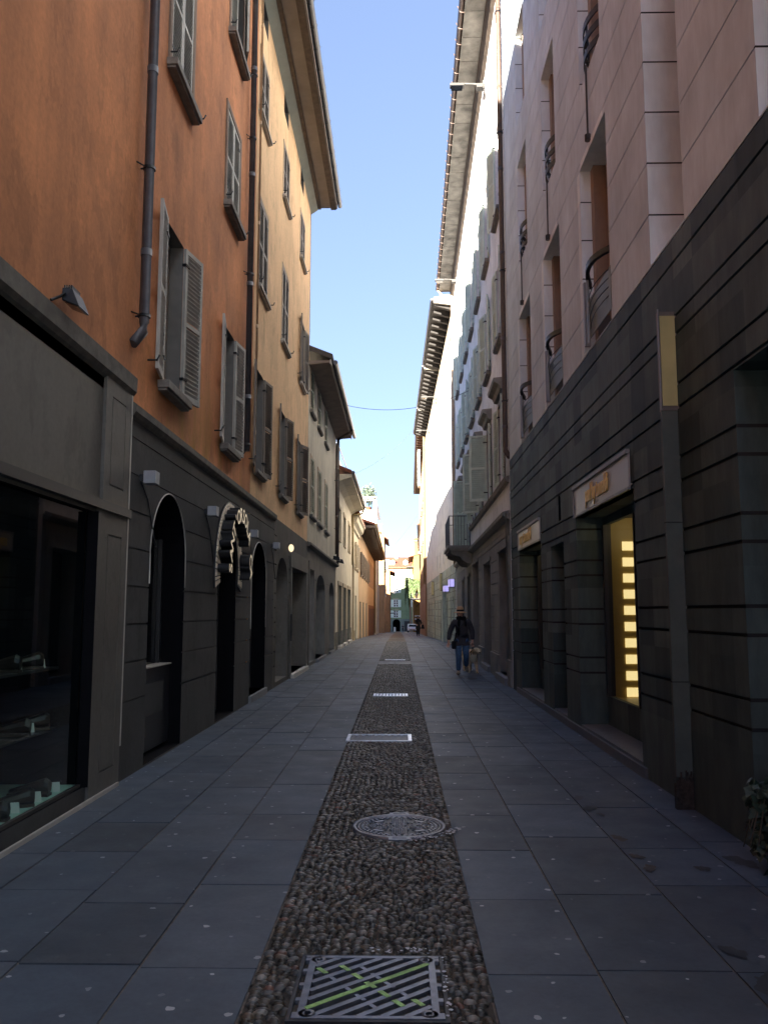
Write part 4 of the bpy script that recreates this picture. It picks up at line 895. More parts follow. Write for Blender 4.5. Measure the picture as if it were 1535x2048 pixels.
for k in range(18): mb.box(-.83, -.8, 151 + k * .22, 151.03 + k * .22, 1.45, 2.4)
mb.box(-.84, -.79, 151, 155, 2.4, 2.45); mb.build('balcony', 'iron', b)
# green building closing the view
def greenend():
    b = thing('green_end_building', (1, 200, gz(200)), 'sage green building with white windows and an arched passage closing the far end', 'building')
    y = 200; z0 = gz(200) - .4; x0, x1, H = -5, 9, 12.0
    fw = [(-1.25, -.1, z, z + 1.75) for z in (9.0, 6.1, 2.75, -.9 + 0)] + [(3.4, 4.5, z, z + 1.75) for z in (9.0, 6.1, 2.75, -.9)] + [(-4.3, -3.2, z, z + 1.75) for z in (9.0, 6.1, 2.75)]
    fw = [w_ for w_ in fw if w_[2] > -.5] + [(-1.25, -.1, .25, 1.95)]
    holes = fw + [(1.3, 2.7, z0, -.55), (-3.6, -2.2, z0, -.55)]
    ar = (-1.45, .35, z0, -1.0, -.1)
    mb = MB(); X = sorted({x0, x1, ar[0], ar[1]} | {v for w_ in holes for v in w_[:2]}); Z = sorted({z0, H, ar[3], ar[4]} | {v for w_ in holes for v in w_[2:]})
    for a, c in zip(X, X[1:]):
        for e, f in zip(Z, Z[1:]):
            m_, n_ = (a + c) / 2, (e + f) / 2
            if any(w_[0] < m_ < w_[1] and w_[2] < n_ < w_[3] for w_ in holes) or (ar[0] < m_ < ar[1] and n_ < ar[4]): continue
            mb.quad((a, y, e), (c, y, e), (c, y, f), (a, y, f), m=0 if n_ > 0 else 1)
    n = 18; cx = (ar[0] + ar[1]) / 2; rx = (ar[1] - ar[0]) / 2; pts = [(cx - rx * math.cos(math.pi * k / n), ar[3] + (ar[4] - ar[3]) * math.sin(math.pi * k / n)) for k in range(n + 1)]
    for (p, q), (u, v) in zip(pts, pts[1:]): mb.quad((p, y, q), (u, y, v), (u, y, ar[4]), (p, y, ar[4]), m=1); mb.quad((p, y, q), (u, y, v), (u, y + 3, v), (p, y + 3, q), m=1)
    for xx in (x0, x1): mb.quad((xx, y, z0), (xx, y + 10, z0), (xx, y + 10, H), (xx, y, H))
    for z in (8.4, 5.5, 5.2, 2.2, 1.9): mb.box(x0, x1, y - .05, y - .002, z, z + .12, m=0)
    mb.build('wall', ['green', 'greendark'], b)
    mb = MB(); mb.quad((ar[0], y + 3, z0), (ar[1], y + 3, z0), (ar[1], y + 3, ar[4]), (ar[0], y + 3, ar[4])); mb.quad((ar[0], y, z0), (ar[0], y + 3, z0), (ar[0], y + 3, 0), (ar[0], y, 0)); mb.quad((ar[1], y, z0), (ar[1], y + 3, z0), (ar[1], y + 3, 0), (ar[1], y, 0)); mb.build('arched_passage', 'inner', b)
    for a, c in ((1.3, 2.7), (-3.6, -2.2)): mb = MB(); mb.box(a, c, y + .15, y + .2, z0, -.55); mb.build('shop_door', 'frame', b)
    for (a, c, e, f) in fw:
        m = MB(); m.quad((a, y + .14, e), (c, y + .14, e), (c, y + .14, f), (a, y + .14, f), m=1)
        m.box(a, a + .12, y - .02, y + .1, e, f); m.box(c - .12, c, y - .02, y + .1, e, f); m.box((a + c) / 2 - .07, (a + c) / 2 + .07, y - .02, y + .1, e + .1, f - .1); m.box(a + .12, c - .12, y - .02, y + .099, e, e + .1); m.box(a + .12, c - .12, y - .02, y + .099, f - .1, f)
        for k in (1, 2): q = e + (f - e) * k / 3; m.box(a + .12, c - .12, y, y + .098, q - .04, q + .04)
        wo = m.build('window', ['framew', 'glassd'], b)
        for sx in (-1, 1):
            m = MB(); xx = a - .62 if sx < 0 else c + .04; m.box(xx, xx + .58, y - .09, y - .04, e, f)
            for k in range(16): q = e + .08 + (f - e - .16) * k / 16; m.box(xx + .06, xx + .52, y - .105, y - .088, q, q + .05)
            m.build('shutter', 'shut_green', wo)
        m = MB(); m.box(a - .15, c + .15, y - .12, y - .03, f + .15, f + .3); m.build('lintel', 'sandtrim', wo)
    m = MB(); m.prism([(x0 - .3, y - 1, H), (x0 - .3, y - 1, H + .2), (x0 - .3, y + 6, H + 3), (x0 - .3, y + 6, H + 2.8)], (x1 - x0 + .6, 0, 0)); m.box(x0 - .3, x1 + .3, y - 1.08, y - 1.0, H - .05, H + .2); m.build('roof', 'tile', b)
    for xx, zz in ((-2.8, 1.4), (-1.9, 1.1), (1.2, 1.2), (3.9, 1.3)):
        m = MB(); m.box(xx, xx + .9, y + .8, y + 2.8, H + .5, H + 1.6); m.prism([(xx - .15, y + .7, H + 1.6), (xx + 1.05, y + .7, H + 1.6), (xx + .45, y + .7, H + 2.0)], (0, 2.2, 0)); m.build('dormer', 'white', b)
    m = MB(); m.box(-.9, -.2, y + 5, y + 5.6, H + 2, H + 4.3); m.box(-1.1, 0, y + 4.9, y + 5.7, H + 4.3, H + 4.45); m.prism([(-1.1, y + 4.9, H + 4.7), (0, y + 4.9, H + 4.7), (-.55, y + 4.9, H + 5.1)], (0, .8, 0)); m.build('chimney', 'white', b)
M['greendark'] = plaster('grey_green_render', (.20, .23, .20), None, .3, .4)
greenend()

# ------------------------------------------------------------------ far right houses
def rblock(name, label, xa, ya, xb, yb, H, wallm, lowm=None, lowz=2, over=.5, wins=(), eavem='timber', topm='tile', depth=9, z0=None):
    k = (xb - xa) / (yb - ya); pl = PL(xa - k * ya, k, -1); z0 = gz(yb) - .3 if z0 is None else z0
    b = thing(name, (xa, ya, gz(ya)), label, 'building')
    mb = MB(); r = [hole(*w_) for w_ in wins]
    if lowm: r = [(ya, yb, z0, lowz, .012, 1, True)] + r
    facade(mb, pl, ya, yb, z0, H, r, mat=0)
    for s in (ya, yb): mb.quad(pl.P(s, z0, 0), pl.P(s, z0, -depth), pl.P(s, H, -depth), pl.P(s, H, 0))
    mb.build('wall', [wallm, lowm or wallm], b)
    for w_ in wins: window(pl, b, *w_, leaves=[(1, w_[0], 166), (-1, w_[1], 160)], lm='shut_brown', catch=False)
    mb = MB(); pl.extr(mb, ya - .05, yb + .3, [(over, H), (over, H + .16), (-depth / 2, H + .16 + .35 * (depth / 2 + over)), (-depth, H + .16), (-depth, H)]); mb.build('roof', topm, b)
    mb = MB(); pl.extr(mb, ya, yb + .2, [(over - .06, H - .1), (over, H - .1), (over, H - .003), (over - .06, H - .003)])
    n = int((yb - ya) / 1.1)
    for i in range(n): s = ya + .5 + i * 1.1; pl.box(mb, s, s + .14, H - .16, H - .004, 0, over - .08)
    mb.build('eave', eavem, b)
    mb = MB(); mb.tube([pl.P(ya, H + .08, over + .06), pl.P(yb + .3, H + .08, over + .06)], .07, 8); mb.build('gutter', 'pipe', b)
    return b, pl
b, pl = rblock('orange_side_house', 'sunlit orange house with a brown boarded eave, beyond the white building on the right', 2.27, 70.2, 2.78, 110, 17.2, 'gold', 'rosewash', 4.2, .7, wins=[(74, 75.2, 12, 14), (79, 80.2, 12, 14), (85, 86.2, 12, 14), (74, 75.2, 8, 10), (80, 81.2, 8, 10), (92, 93.2, 12, 14), (92, 93.2, 8, 10)])
downpipe(pl, b, 72, 4, 17, r=.07, mat='ochrepipe')
mb = MB(); pl.box(mb, 76.5, 78.1, 13.2, 16.6, .35, .55)
for k in range(24): pl.box(mb, 76.6, 78.0, 13.35 + k * .13, 13.40 + k * .13, .549, .57)
mb.build('open_shutter', 'framew', b)
b, pl = rblock('lilac_grey_house', 'shaded lilac grey house between the orange side house and the yellow building', 2.95, 111, 4.2, 160, 13.2, 'lilac', 'rosewash', 5.5, .4, wins=[(116, 117.2, 8, 10), (123, 124.2, 8, 10), (131, 132.2, 8, 10)])
def yellowb():
    b = simple_block('yellow_building', 'sunlit yellow building with a chimney and a balcony overgrown with trailing plants, far right', 2.95, 10, 165, 185, gz(185) - .4, 12.6, 'yellow', .9, 1.0, wins=[(168, 169.2, 7, 9), (174, 175.2, 7, 9)], side='R', roofm='tile')
    mb = MB(); mb.box(3.15, 3.9, 165.6, 166.3, 12.6, 15.4); mb.box(2.9, 4.15, 165.4, 166.5, 15.4, 15.55); mb.prism([(2.8, 165.3, 15.8), (4.25, 165.3, 15.8), (3.52, 165.3, 16.4)], (0, 1.3, 0)); mb.build('chimney', 'yellow', b)
    mb = MB(); mb.box(1.6, 2.93, 166, 172, 10.4, 10.6); mb.tube([(1.75, 166.1, 10.4), (2.9, 166.1, 9.4)], .05, 6); mb.build('lean_to_roof', 'darktimber', b)
    mb = MB(); mb.box(1.7, 5.0, 163.9, 164.98, 4.05, 4.25); mb.box(1.7, 2.93, 165.0, 171, 4.05, 4.25)
    for k in range(26): mb.box(1.7 + k * .13, 1.73 + k * .13, 163.9, 163.93, 4.25, 5.2)
    mb.box(1.7, 5.0, 163.88, 163.95, 5.2, 5.26); mb.tube([(4.9, 163.95, 4.1), (3.4, 164.9, 2.6)], .06, 6); mb.build('balcony', 'iron', b)
    mb = MB(); mb.box(2.1, 2.4, 164, 164.3, gz(164), 4.0); mb.build('column', 'rosewash', b)
    mb = MB(); mb.box(3.1, 4.6, 164.93, 164.99, .7, .95); mb.box(3.1, 4.6, 164.93, 164.99, .1, .35); mb.build('awning_rail', 'framew', b)
yellowb()
def trailing(name, label, c, wd, hh, seed, n):
    rnd = random.Random(seed); mb = MB()
    t = thing(name, c, label, 'plant', 'trailing plants on the far balcony')
    for _ in range(n):
        u = rnd.random(); col = int(rnd.random() * 9) / 9 + rnd.gauss(0, .035); L = hh * (.45 + .55 * math.sin(col * 5 + seed) ** 2)
        x = c[0] + (col - .5) * wd; z = c[2] + .7 - u ** .8 * L; y = c[1] - .1 - rnd.random() * .5 * (1 - u * .5)
        if u < .3: x += rnd.gauss(0, .12); y -= rnd.random() * .2; z += rnd.gauss(0, .12)
        p = Vector((x, y, z)); a = Vector((rnd.gauss(0, .5), rnd.gauss(0, .5), -1)).normalized(); b_ = Vector((rnd.gauss(0, 1), rnd.gauss(0, 1), 0)).normalized(); l = rnd.uniform(.12, .26)
        mb.quad(p, p + a * l * .5 + b_ * l * .28, p + a * l, p + a * l * .5 - b_ * l * .28)
    mb.build('foliage', 'leaf2', t); mb = MB()
    for k in range(8): x = c[0] + (k / 7 - .5) * wd * .8; mb.tube([(x, c[1] - .1, c[2] + .5), (x + .05, c[1] - .35, c[2]), (x, c[1] - .3, c[2] - hh * .4)], .02, 5)
    mb.build('stem', 'timber', t)
trailing('trailing_plant', 'wide curtain of trailing green plants spilling over the yellow building balcony', (3.7, 163.9, 7.3), 2.3, 3.6, 1, 4200)
trailing('trailing_plant', 'longer trailing plant hanging from the left corner of the far balcony', (1.95, 163.9, 7.7), 1.3, 6.0, 2, 3400)

# ------------------------------------------------------------------ RIGHT: pink and slate building
GZ = [.80, 1.00, 1.44, 1.64, 2.09, 2.29, 2.71, 2.915, 3.345, 3.55, 3.99, 4.15, 4.635]
def pinkb():
    b = thing('pink_stone_building', (2.4, 8, 0), 'modern building of pink stone above dark slate blocks with recessed shopfronts, nearest on the right', 'building')
    PZ = [4.85 + .525 * i for i in range(1, 30)]
    H = 19.5; S1 = 17.85
    r = grooves(-4, S1, PZ, .014, -.012, 4)
    rec = []
    for i in (0, 1, 2):
        a = 9.12 + 2.8 * i
        rec += [(a, a + 1.36, 4.87, 7.38), (a + .14, a + 1.22, 8.42, 10.48), (a + .14, a + 1.22, 11.35, 13.3), (a + .14, a + 1.22, 14.3, 16.3)]
        r += [(a + 1.36, a + 1.52, 4.87, 7.38, .002, 2, True)] + grooves(a + 1.36, a + 1.52, PZ[:5], .012, -.012, 4)
        r += [(a + .14, a + 1.3, 7.38, 7.47, .004, 1, True)]
    slots = [(6.72, 7.65), (4.2, 5.25), (1.2, 2.2)]
    for a, c in slots: rec.append((a, c, 4.87, H))
    rr = []
    for a, c, e, f in rec: rr.append((a, c, e, f, -.42, 2, False))
    mb = MB(); facade(mb, R1, -4, S1, 4.855, H, r + rr, mat=0, revm=2); mb.build('pink_upper_wall', ['pink', 'limestone', 'limestone', 'frame', 'slateline'], b)
    for a, c, e, f in rec:
        m = MB()      # recessed back panel, frame and glass; joints across the pale reveal
        m.quad(*[R1.P(x, z, -.42) for x, z in ((a, e), (c, e), (c, f), (a, f))], m=1)
        for z in [q for q in PZ if e < q < f]: R1.box(m, c - .002, c + .02, z - .007, z + .007, -.42, -.0, 2)
        if c - a > .95 and f < H:
            R1.box(m, a, a + .3, e, f, -.42, -.36, 0); R1.box(m, c - .30, c, e, f, -.42, -.30, 3); R1.box(m, c - .16, c - .002, e, f, -.3, -.14, 3)
        o = m.build('recess_window' if f < H else 'wall_slot', ['frameb', 'glassd' if f < H else 'slotshade', 'slateline', 'beigepanel'], b)  # slot backs painted dark in place of the deep gap's shade
        if abs(e - 8.42) < .01:      # three bowed steel bands
            for k in range(3):
                m = MB(); z = 8.50 + .2 * k; n = 12; s0, s1 = a - .05, c + .05
                pr = lambda t, off: R1.P(s0 + (s1 - s0) * t, 0, -.17 + (.22 - off) * math.sin(math.pi * t))
                for q in range(n):
                    p0, p1 = Vector(pr(q / n, 0)), Vector(pr((q + 1) / n, 0)); i0, i1 = Vector(pr(q / n, .02)), Vector(pr((q + 1) / n, .02))
                    m.hexa([p0 + Vector((0, 0, z)), p1 + Vector((0, 0, z)), i1 + Vector((0, 0, z)), i0 + Vector((0, 0, z)), p0 + Vector((0, 0, z + .09)), p1 + Vector((0, 0, z + .09)), i1 + Vector((0, 0, z + .09)), i0 + Vector((0, 0, z + .09))])
                m.build('railing_band', 'iron', o)
            m = MB(); m.tube([R1.P((a + c) / 2, 8.45, .0), R1.P((a + c) / 2, 9.0, .02)], .014, 6)
            m.tube([R1.P((a + c) / 2 + .05, 8.45, .03), R1.P((a + c) / 2 + .05, 7.52, .03)], .013, 6); m.tube([R1.P((a + c) / 2 + .05, 7.52, .03), R1.P((a + c) / 2 + .05, 7.44, .03)], .04, 8); m.build('drain_spout', 'pipe', o)
        if abs(f - 7.38) < .01:      # glass balustrade with steel posts and a bowed rail
            m = MB(); s0, s1 = a - .03, c - .2
            pts = [R1.P(s0 + (s1 - s0) * t / 12, 5.68 + .05 * math.sin(math.pi * t / 12), -.02 + .14 * math.sin(math.pi * t / 12)) for t in range(13)]
            for p, q in zip(pts, pts[1:]): m.hexa([p, q, (q[0] + .05, q[1], q[2]), (p[0] + .05, p[1], p[2]), (p[0], p[1], p[2] + .07), (q[0], q[1], q[2] + .07), (q[0] + .05, q[1], q[2] + .07), (p[0] + .05, p[1], p[2] + .07)], m=0)
            R1.box(m, s1 - .06, s1, 4.92, 5.75, -.02, .05, 1); R1.box(m, s1 - .24, s1 - .21, 4.9, 5.74, .03, .055, 1)
            for k in range(4): m.tube([R1.P(s0 + (s1 - s0) * t / 8, 5.5 - k * .1 - .1 * t / 8, -.03 + (.11 - k * .01) * math.sin(math.pi * t / 8)) for t in range(9)], .006, 5, m=0)
            R1.box(m, s0, s1, 5.0, 5.5, -.012, 0, 2)
            m.build('balustrade', ['iron', 'chrome', 'railpanel'], o)
    # slate ground floor
    op = [(2.9, 5.87, 0, 3.32, -.55), (8.5, 11.3, 0, 2.86, -.44), (12.2, 13.2, 0, 2.62, -.45), (14.13, 16.65, 0, 2.80, -.44)]
    r = grooves(-4, S1, GZ, .026, -.022, 1) + [(-4, S1, 4.84, 4.856, -.01, 1, True), (12.35, 12.5, 2.95, 3.33, -.25, 2, False)]
    for i in range(22): r += []
    facade_m = MB(); facade(facade_m, R1, -4, S1, 0, 4.855, r + [(a, c, e, f, d, 0, False) for a, c, e, f, d in op], mat=0)
    # joints carried round the jambs, so that the piers read as blocks
    for a, c, e, f, d in op:
        for z in [q for q in GZ if q < f]:
            for s, w_ in ((a, -1), (c, 1)):
                R1.box(facade_m, s - .004 if w_ > 0 else s - .012, s + .012 if w_ > 0 else s + .004, z - .013, z + .013, d, -.002, 1)
    facade_m.build('slate_ground_floor_wall', ['slate', 'slateline', 'inner'], b)
    mb = MB()
    for a, c, e, f, d in op[1:]: R1.box(mb, a + .002, c - .002, -.05, .13, d - .8, -.002)
    R1.box(mb, 8.35, 17.2, -.05, .10, .0, .03); mb.build('shop_step', 'slstep', b)
    # shop windows
    for (a, c, f) in ((8.5, 11.3, 2.86), (14.13, 16.65, 2.80)):
        m = MB(); R1.box(m, a, c, .13, .5, -0.42, -0.36, 0); R1.box(m, a, c, f - .1, f, -0.42, -0.36, 0); R1.box(m, c - .09, c, .5, f - .1, -0.44, -0.34, 1); R1.box(m, a, a + .08, .5, f - .1, -0.42, -0.34, 1); R1.box(m, a + 1.3, a + 1.34, .5, f - .1, -0.42, -0.35, 1)
        o = m.build('display_window', ['slate', 'frame'], b)
        m = MB(); m.quad(*[R1.P(x, z, -0.39) for x, z in ((a, .5), (c, .5), (c, f - .1), (a, f - .1))]); m.build('pane', 'clear', o)
        m = MB(); R1.box(m, c - .03, c + .05, .45, f, -1.15, -0.44, 0); R1.box(m, a, c, .42, .48, -1.15, -0.44, 0); R1.box(m, a, c, f, f + .05, -1.15, -0.42, 1); R1.box(m, a, c, .45, f, -1.2, -1.15, 1); R1.box(m, a - .05, a, .45, f, -1.15, -0.44, 1); m.build('display_case', ['goldwall', 'browndoor'], o)
        m = MB()
        for k in range(10):
            z = .49 + .2145 * k; zz = [(-.74, 0), (-.72, 0)]
            R1.box(m, c - .05, c - .032, z, z + .118, -.76, -.60)
        m.build('lit_niches', 'niche', o)
        lt = bpy.data.lights.new('display_lamp', 'POINT'); lt.energy = .5; lt.color = (1, .75, .42); lt.shadow_soft_size = .05
        lo = bpy.data.objects.new('display_lamp', lt); C.objects.link(lo); lo.location = R1.P(c - .7, f - .15, -.8)
    m = MB(); R1.box(m, 12.2, 13.2, .13, 2.62, -.47, -.45, 0); R1.box(m, 12.25, 12.33, .13, 2.6, -.449, -.41, 1); m.build('side_door', ['frame', 'greydoor'], b)
    m = MB(); R1.box(m, 2.9, 5.87, 0, 3.4, -.6, -.55); m.build('dark_opening', 'inner', b)
    downpipe(R1, b, 18.05, 5.2, 18.6, d=.06, r=.055, mat='brownpipe', clamps=(6.2, 9.2, 12.5, 15.5), foot='kick')
    mb = MB(); mb.box(2.85, 14, -4, 17.8, H - .02, H); mb.box(13.9, 14, -4, 17.84, 0, H); mb.quad((2.402, 17.846, 0), (14, 17.846, 0), (14, 17.846, H), (2.402, 17.846, H)); mb.quad((2.402, -3.998, 0), (14, -3.998, 0), (14, -3.998, H), (2.402, -3.998, H)); mb.quad((2.402, -4, H - .03), (2.85, -4, H - .03), (2.85, 17.84, H - .03), (2.402, 17.84, H - .03)); mb.build('back_walls', 'pink', b)
M['blacktimber'] = simple('near_black_timber', (.02, .017, .015), .8, var=.2); M['railpanel'] = simple('dull_green_glass_panel', (.14, .16, .14), .5, var=.1); M['slateline'] = simple('joint_shadow_gap', (.018, .018, .019), .9, var=.2); M['beigepanel'] = simple('beige_brown_panel', (.30, .215, .165), .6, var=.08)
M['slotshade'] = simple('painted_slot_shade', (.06, .055, .055), .7); M['slstep'] = simple('blue_grey_step', (.12, .125, .14), .5, var=.15)
pinkb()

def shopsign(s0, s1, z0, z1, text, label, tx, group=None, sz=.3, sx=1.):
    t = thing('shop_sign', R1.P((s0 + s1) / 2, z0, .02), label, 'shop sign')
    mb = MB(); R1.box(mb, s0, s1, z0 + .03, z1 - .05, -.1, .022); mb.build('panel', 'signface', t)
    mb = MB(); R1.box(mb, s0 - .01, s1, z1 - .05, z1 - .005, -.08, .045); R1.box(mb, s0, s1, z0, z0 + .028, -.1, .03); R1.box(mb, s1, s1 + .015, z0, z1 - .05, -.1, .035); mb.build('metal_edge', 'chrome', t)
    # reads from the street: text runs towards the camera (-Y) on the right-hand wall
    place_text(text, 'lettering', sz, .006, ['goldl'], R1.P(tx, (z0 + z1) / 2 - .10, .03), (0, -1, 0), (0, 0, 1), t, bold=.003, sx=sx)
    return t
shopsign(8.6, 11.3, 2.86, 3.29, 'paul by tomaldi', 'larger pale shop sign with gold handwritten name over the lit display window', 10.0, sz=.31, sx=.6)
shopsign(14.13, 16.65, 2.80, 3.2, 'my tomaldi', 'smaller pale shop sign with gold lettering over the farther shop window', 15.7, sz=.33, sx=.95)
m = bpy.data.objects.new('jewellery_stand', None)
def jstand():
    t = thing('jewellery_stand', (3.02, 11.0, .48), 'small dark curved jewellery stand in the lit display window', 'display stand')
    mb = MB(); mb.tube([(3.10, 10.6, .48), (3.10, 10.6, 1.25), (3.06, 10.6, 1.42), (3.12, 10.6, 1.5)], .008, 6); mb.tube([(3.02, 10.6, 1.12), (3.18, 10.6, 1.12)], .015, 6); mb.build('stem', 'iron', t)
    mb = MB(); mb.lathe([(0, 0), (.08, 0), (.08, .015), (0, .02)], (3.10, 10.6, .48), 14); mb.build('base', 'iron', t)
jstand()
bpy.data.objects.remove(m)
# tall lit pylon column against the slate wall
def pylon():
    t = thing('light_column', (2.33, 7.15, 0), 'green grey wall column topped by a tall yellowed lamp panel, foot rusted away', 'wall column')
    mb = MB(); mb.box(2.265, 2.41, 7.08, 7.13, .26, 3.32); mb.box(2.262, 2.41, 7.077, 7.132, 1.02, 1.028, 1); mb.box(2.262, 2.41, 7.077, 7.132, 2.35, 2.358, 1); mb.build('shaft', ['columnpaint', 'slateline'], t)
    rnd = random.Random(4); mb = MB(); mb.box(2.262, 2.41, 7.075, 7.14, -.01, .2)
    for k in range(14): x = 2.265 + .0103 * k; mb.box(x, x + .011, 7.07 - rnd.random() * .006, 7.09, .18, .22 + rnd.random() * .1)
    mb.build('foot', 'rust', t)
    lp = MB(); lp.box(2.262, 2.41, 7.07, 7.13, 3.321, 4.2); lp = lp.build('lamp_box', 'frameb', t)
    mb = MB(); mb.box(2.272, 2.402, 7.062, 7.069, 3.36, 4.16); mb.build('lamp_glass', 'yellowlamp', lp)
    mb = MB()
    for x, y in ((2.258, 7.062), (2.408, 7.062)): mb.tube([(x, y, 3.32), (x, y, 4.22)], .007, 8)
    mb.build('steel_edge', 'chrome', lp)
M['columnpaint'] = simple('green_grey_column_paint', (.075, .088, .078), .6, var=.15, scale=6, bump=.2)
pylon()

# ------------------------------------------------------------------ RIGHT: white house with green shutters
def whitehouse():
    b = thing('white_shuttered_house', (2.5, 28, 0), 'tall white house with sage green shutters, dark moulded ground floor and a stone balcony', 'building')
    s0, s1, H = 18.12, 39, 17.0; cs = [19.4, 22.4, 25.2, 27.95, 30.6, 33.3, 36.1]; pl = R2
    wi = []
    for i, c in enumerate(cs):
        balc = (i == 4)
        wi.append((c - .5, c + .5, 3.95 if balc else 4.62, 6.5, 1)); wi.append((c - .5, c + .5, 8.02, 10.0, 2)); wi.append((c - .5, c + .5, 11.15, 13.5, 3)); wi.append((c - .42, c + .42, 15.3, 16.6, 4))
    mb = MB(); facade(mb, pl, s0, s1, 3.75, H, [hole(*u[:4]) for u in wi], revm=0); mb.build('upper_wall', ['white'], b)
    for i, u in enumerate(wi):
        a, c, e, f, row = u; col = i // 4
        if row == 4: window(pl, b, a, c, e, f, dep=.2, catch=False, muntin=0, name='attic_window'); continue
        if row == 1: lv = [(1, a, (168, 168, 165, 168, 165, 165, 165)[col]), (-1, c, (172, 105, 100, 160, 92, 160, 160)[col])]
        else: lv = [(1, a, 175 - 3 * ((col * 3 + row) % 3)), (-1, c, 164 + 5 * ((col + row) % 3))]
        window(pl, b, a, c, e, f, leaves=lv, lm='shut_green', fm='framew', sill=None if row == 1 else (.16, .12, .09), catch=False, surround=(.13, .03) if row == 1 else None, surm='greyst2')
        if row == 1:
            m = MB(); pl.extr(m, a - .24, c + .24, [(0, 6.66), (.10, 6.68), (.14, 6.78), (.24, 6.84), (.26, 6.92), (0, 6.95)])
            m.build('hood_moulding', 'greyst2', b)
    mb = MB(); pl.extr(mb, s0, 29.4, [(0, 4.42), (.08, 4.44), (.11, 4.54), (0, 4.57)]); pl.extr(mb, 31.9, s1, [(0, 4.42), (.08, 4.44), (.11, 4.54), (0, 4.57)]); mb.build('string_course', 'sill', b)
    # ground floor
    op = [(18.75, 20.6, .15, 3.05), (22.75, 24.8, .15, 2.98), (26.7, 29.1, .0, 3.2), (30.6, 31.9, .15, 2.9), (33.6, 35.0, .15, 2.9)]
    zs = [.62 + .283 * k for k in range(9)]; r = []
    for x, y in ((18.45, 18.7), (20.95, 22.4), (25.1, 26.5), (29.3, 30.3), (32.2, 33.2), (35.3, 38.6)): r += grooves(x, y, zs, .03, -.025, 0)
    r += [(18.3, s1, 3.28, 3.30, -.02, 0, True), (18.3, s1, 3.42, 3.43, -.015, 0, True)]
    for a, c, e, f in op: r += [(a - .18, c + .18, f - .0, f + .1, .03, 0, True)]
    mb = MB(); facade(mb, pl, s0, s1, 0, 3.75, r + [(a, c, e, f, -.5, 1, False) for a, c, e, f in op], mat=0); mb.build('ground_floor_wall', ['greyst', 'greyst'], b)
    for x, y in ((18.14, 18.73), (20.65, 22.7), (24.85, 26.65), (29.15, 30.55), (31.95, 33.55), (35.05, s1)): mb = MB(); pl.box(mb, x, y, 0, .56, .001, .05); mb.build('plinth', 'greyst', b)
    for k, (a, c, e, f) in enumerate(op):
        m = MB(); pl.box(m, a, c, e, f, -.53, -.5, 0); pl.box(m, (a + c) / 2 - .03, (a + c) / 2 + .03, e, f, -.5, -.46, 1); pl.box(m, a, a + .08, e, f, -.5, -.44, 1); m.build('door', ['glassd', 'browndoor'], b)
        if k != 2: m = MB(); pl.box(m, a - .1, c + .1, -.02, .15, -.5, .12); m.build('step', 'step', b)
    mb = MB(); pl.extr(mb, s0 + .1, s1, [(0, 3.62), (.06, 3.64), (.14, 3.70), (.15, 3.78), (0, 3.82)]); mb.tube([pl.P(s0 + .1, 3.75, .08), pl.P(s0 + .1, .6, .05)], .02, 8); mb.build('moulding', 'greyst2', b)
    # balcony
    a, c = 29.0, 32.2; mb = MB(); pl.box(mb, a, c, 3.80, 3.90, 0, .86); pl.box(mb, a + .04, c - .04, 3.72, 3.80, 0, .80); o = mb.build('balcony', 'greyst2', b)
    for s in (a + .15, c - .4):
        m = MB(); m.prism([pl.P(s, z, d) for d, z in ((0, 3.72), (.74, 3.72), (.74, 3.62), (.60, 3.55), (.42, 3.52), (.34, 3.40), (.2, 3.3), (0, 3.28))], Vector(pl.P(s + .25, 0, 0)) - Vector(pl.P(s, 0, 0))); m.build('corbel', 'greyst2', o)
    m = MB()
    for s in (a + .05, c - .05):
        for k in range(8): m.tube([pl.P(s, 3.9, .08 + .1 * k), pl.P(s, 4.92, .08 + .1 * k)], .008, 5)
        m.tube([pl.P(s, 4.93, 0), pl.P(s, 4.93, .8)], .014, 6)
    k = a + .05
    while k < c: m.tube([pl.P(k, 3.9, .8), pl.P(k, 4.92, .8)], .008, 5); k += .1
    m.tube([pl.P(a + .05, 4.93, .8), pl.P(c - .05, 4.93, .8)], .016, 6); m.tube([pl.P(a + .05, 4.0, .8), pl.P(c - .05, 4.0, .8)], .012, 6); m.build('railing', 'iron', o)
    # eave: stained concrete slab
    mb = MB(); pl.extr(mb, s0 - .2, s1, [(0, 16.72), (.10, 16.78), (.2, 17.0), (0, 17.0)], 1)
    k = s0 - .2
    while k < s1: pl.extr(mb, k, min(k + .98, s1), [(0, 17.003), (.72, 17.003), (.72, 17.12), (0, 17.12)], 0); k += 1.0
    mb.build('eave', ['concrete', 'timber'], b)
    mb = MB(); mb.tube([pl.P(s0 - .2, 17.12, .80), pl.P(s1, 17.12, .80)], .07, 10)
    k = s0
    while k < s1: mb.tube([pl.P(k, 17.02, .72), pl.P(k, 17.03, .82), pl.P(k, 17.2, .89)], .013, 5); k += .62
    mb.build('gutter', 'brownpipe', b)
    mb = MB(); pl.extr(mb, s0 - .2, s1, [(.75, 17.19), (-6, 19.6), (-12, 17.2), (-12, 17.12), (.7, 17.13)]); mb.build('roof', 'tile', b)
    for s in (s0 + .02, s1 - .02): mb = MB(); mb.quad(pl.P(s, 0, -.001), pl.P(s, 0, -11), pl.P(s, 17.1, -11), pl.P(s, 17.1, -.001)); mb.build('end_wall', 'white', b)
    downpipe(pl, b, 38.85, 3.8, 16.3, d=.10, r=.06, mat='copper', top=[pl.P(38.9, 17.1, .80), pl.P(38.9, 16.75, .55), pl.P(38.85, 16.45, .12)])
M['greyst2'] = simple('grey_weathered_moulding', (.27, .255, .23), .8, var=.2, scale=5, bump=.3)
whitehouse()

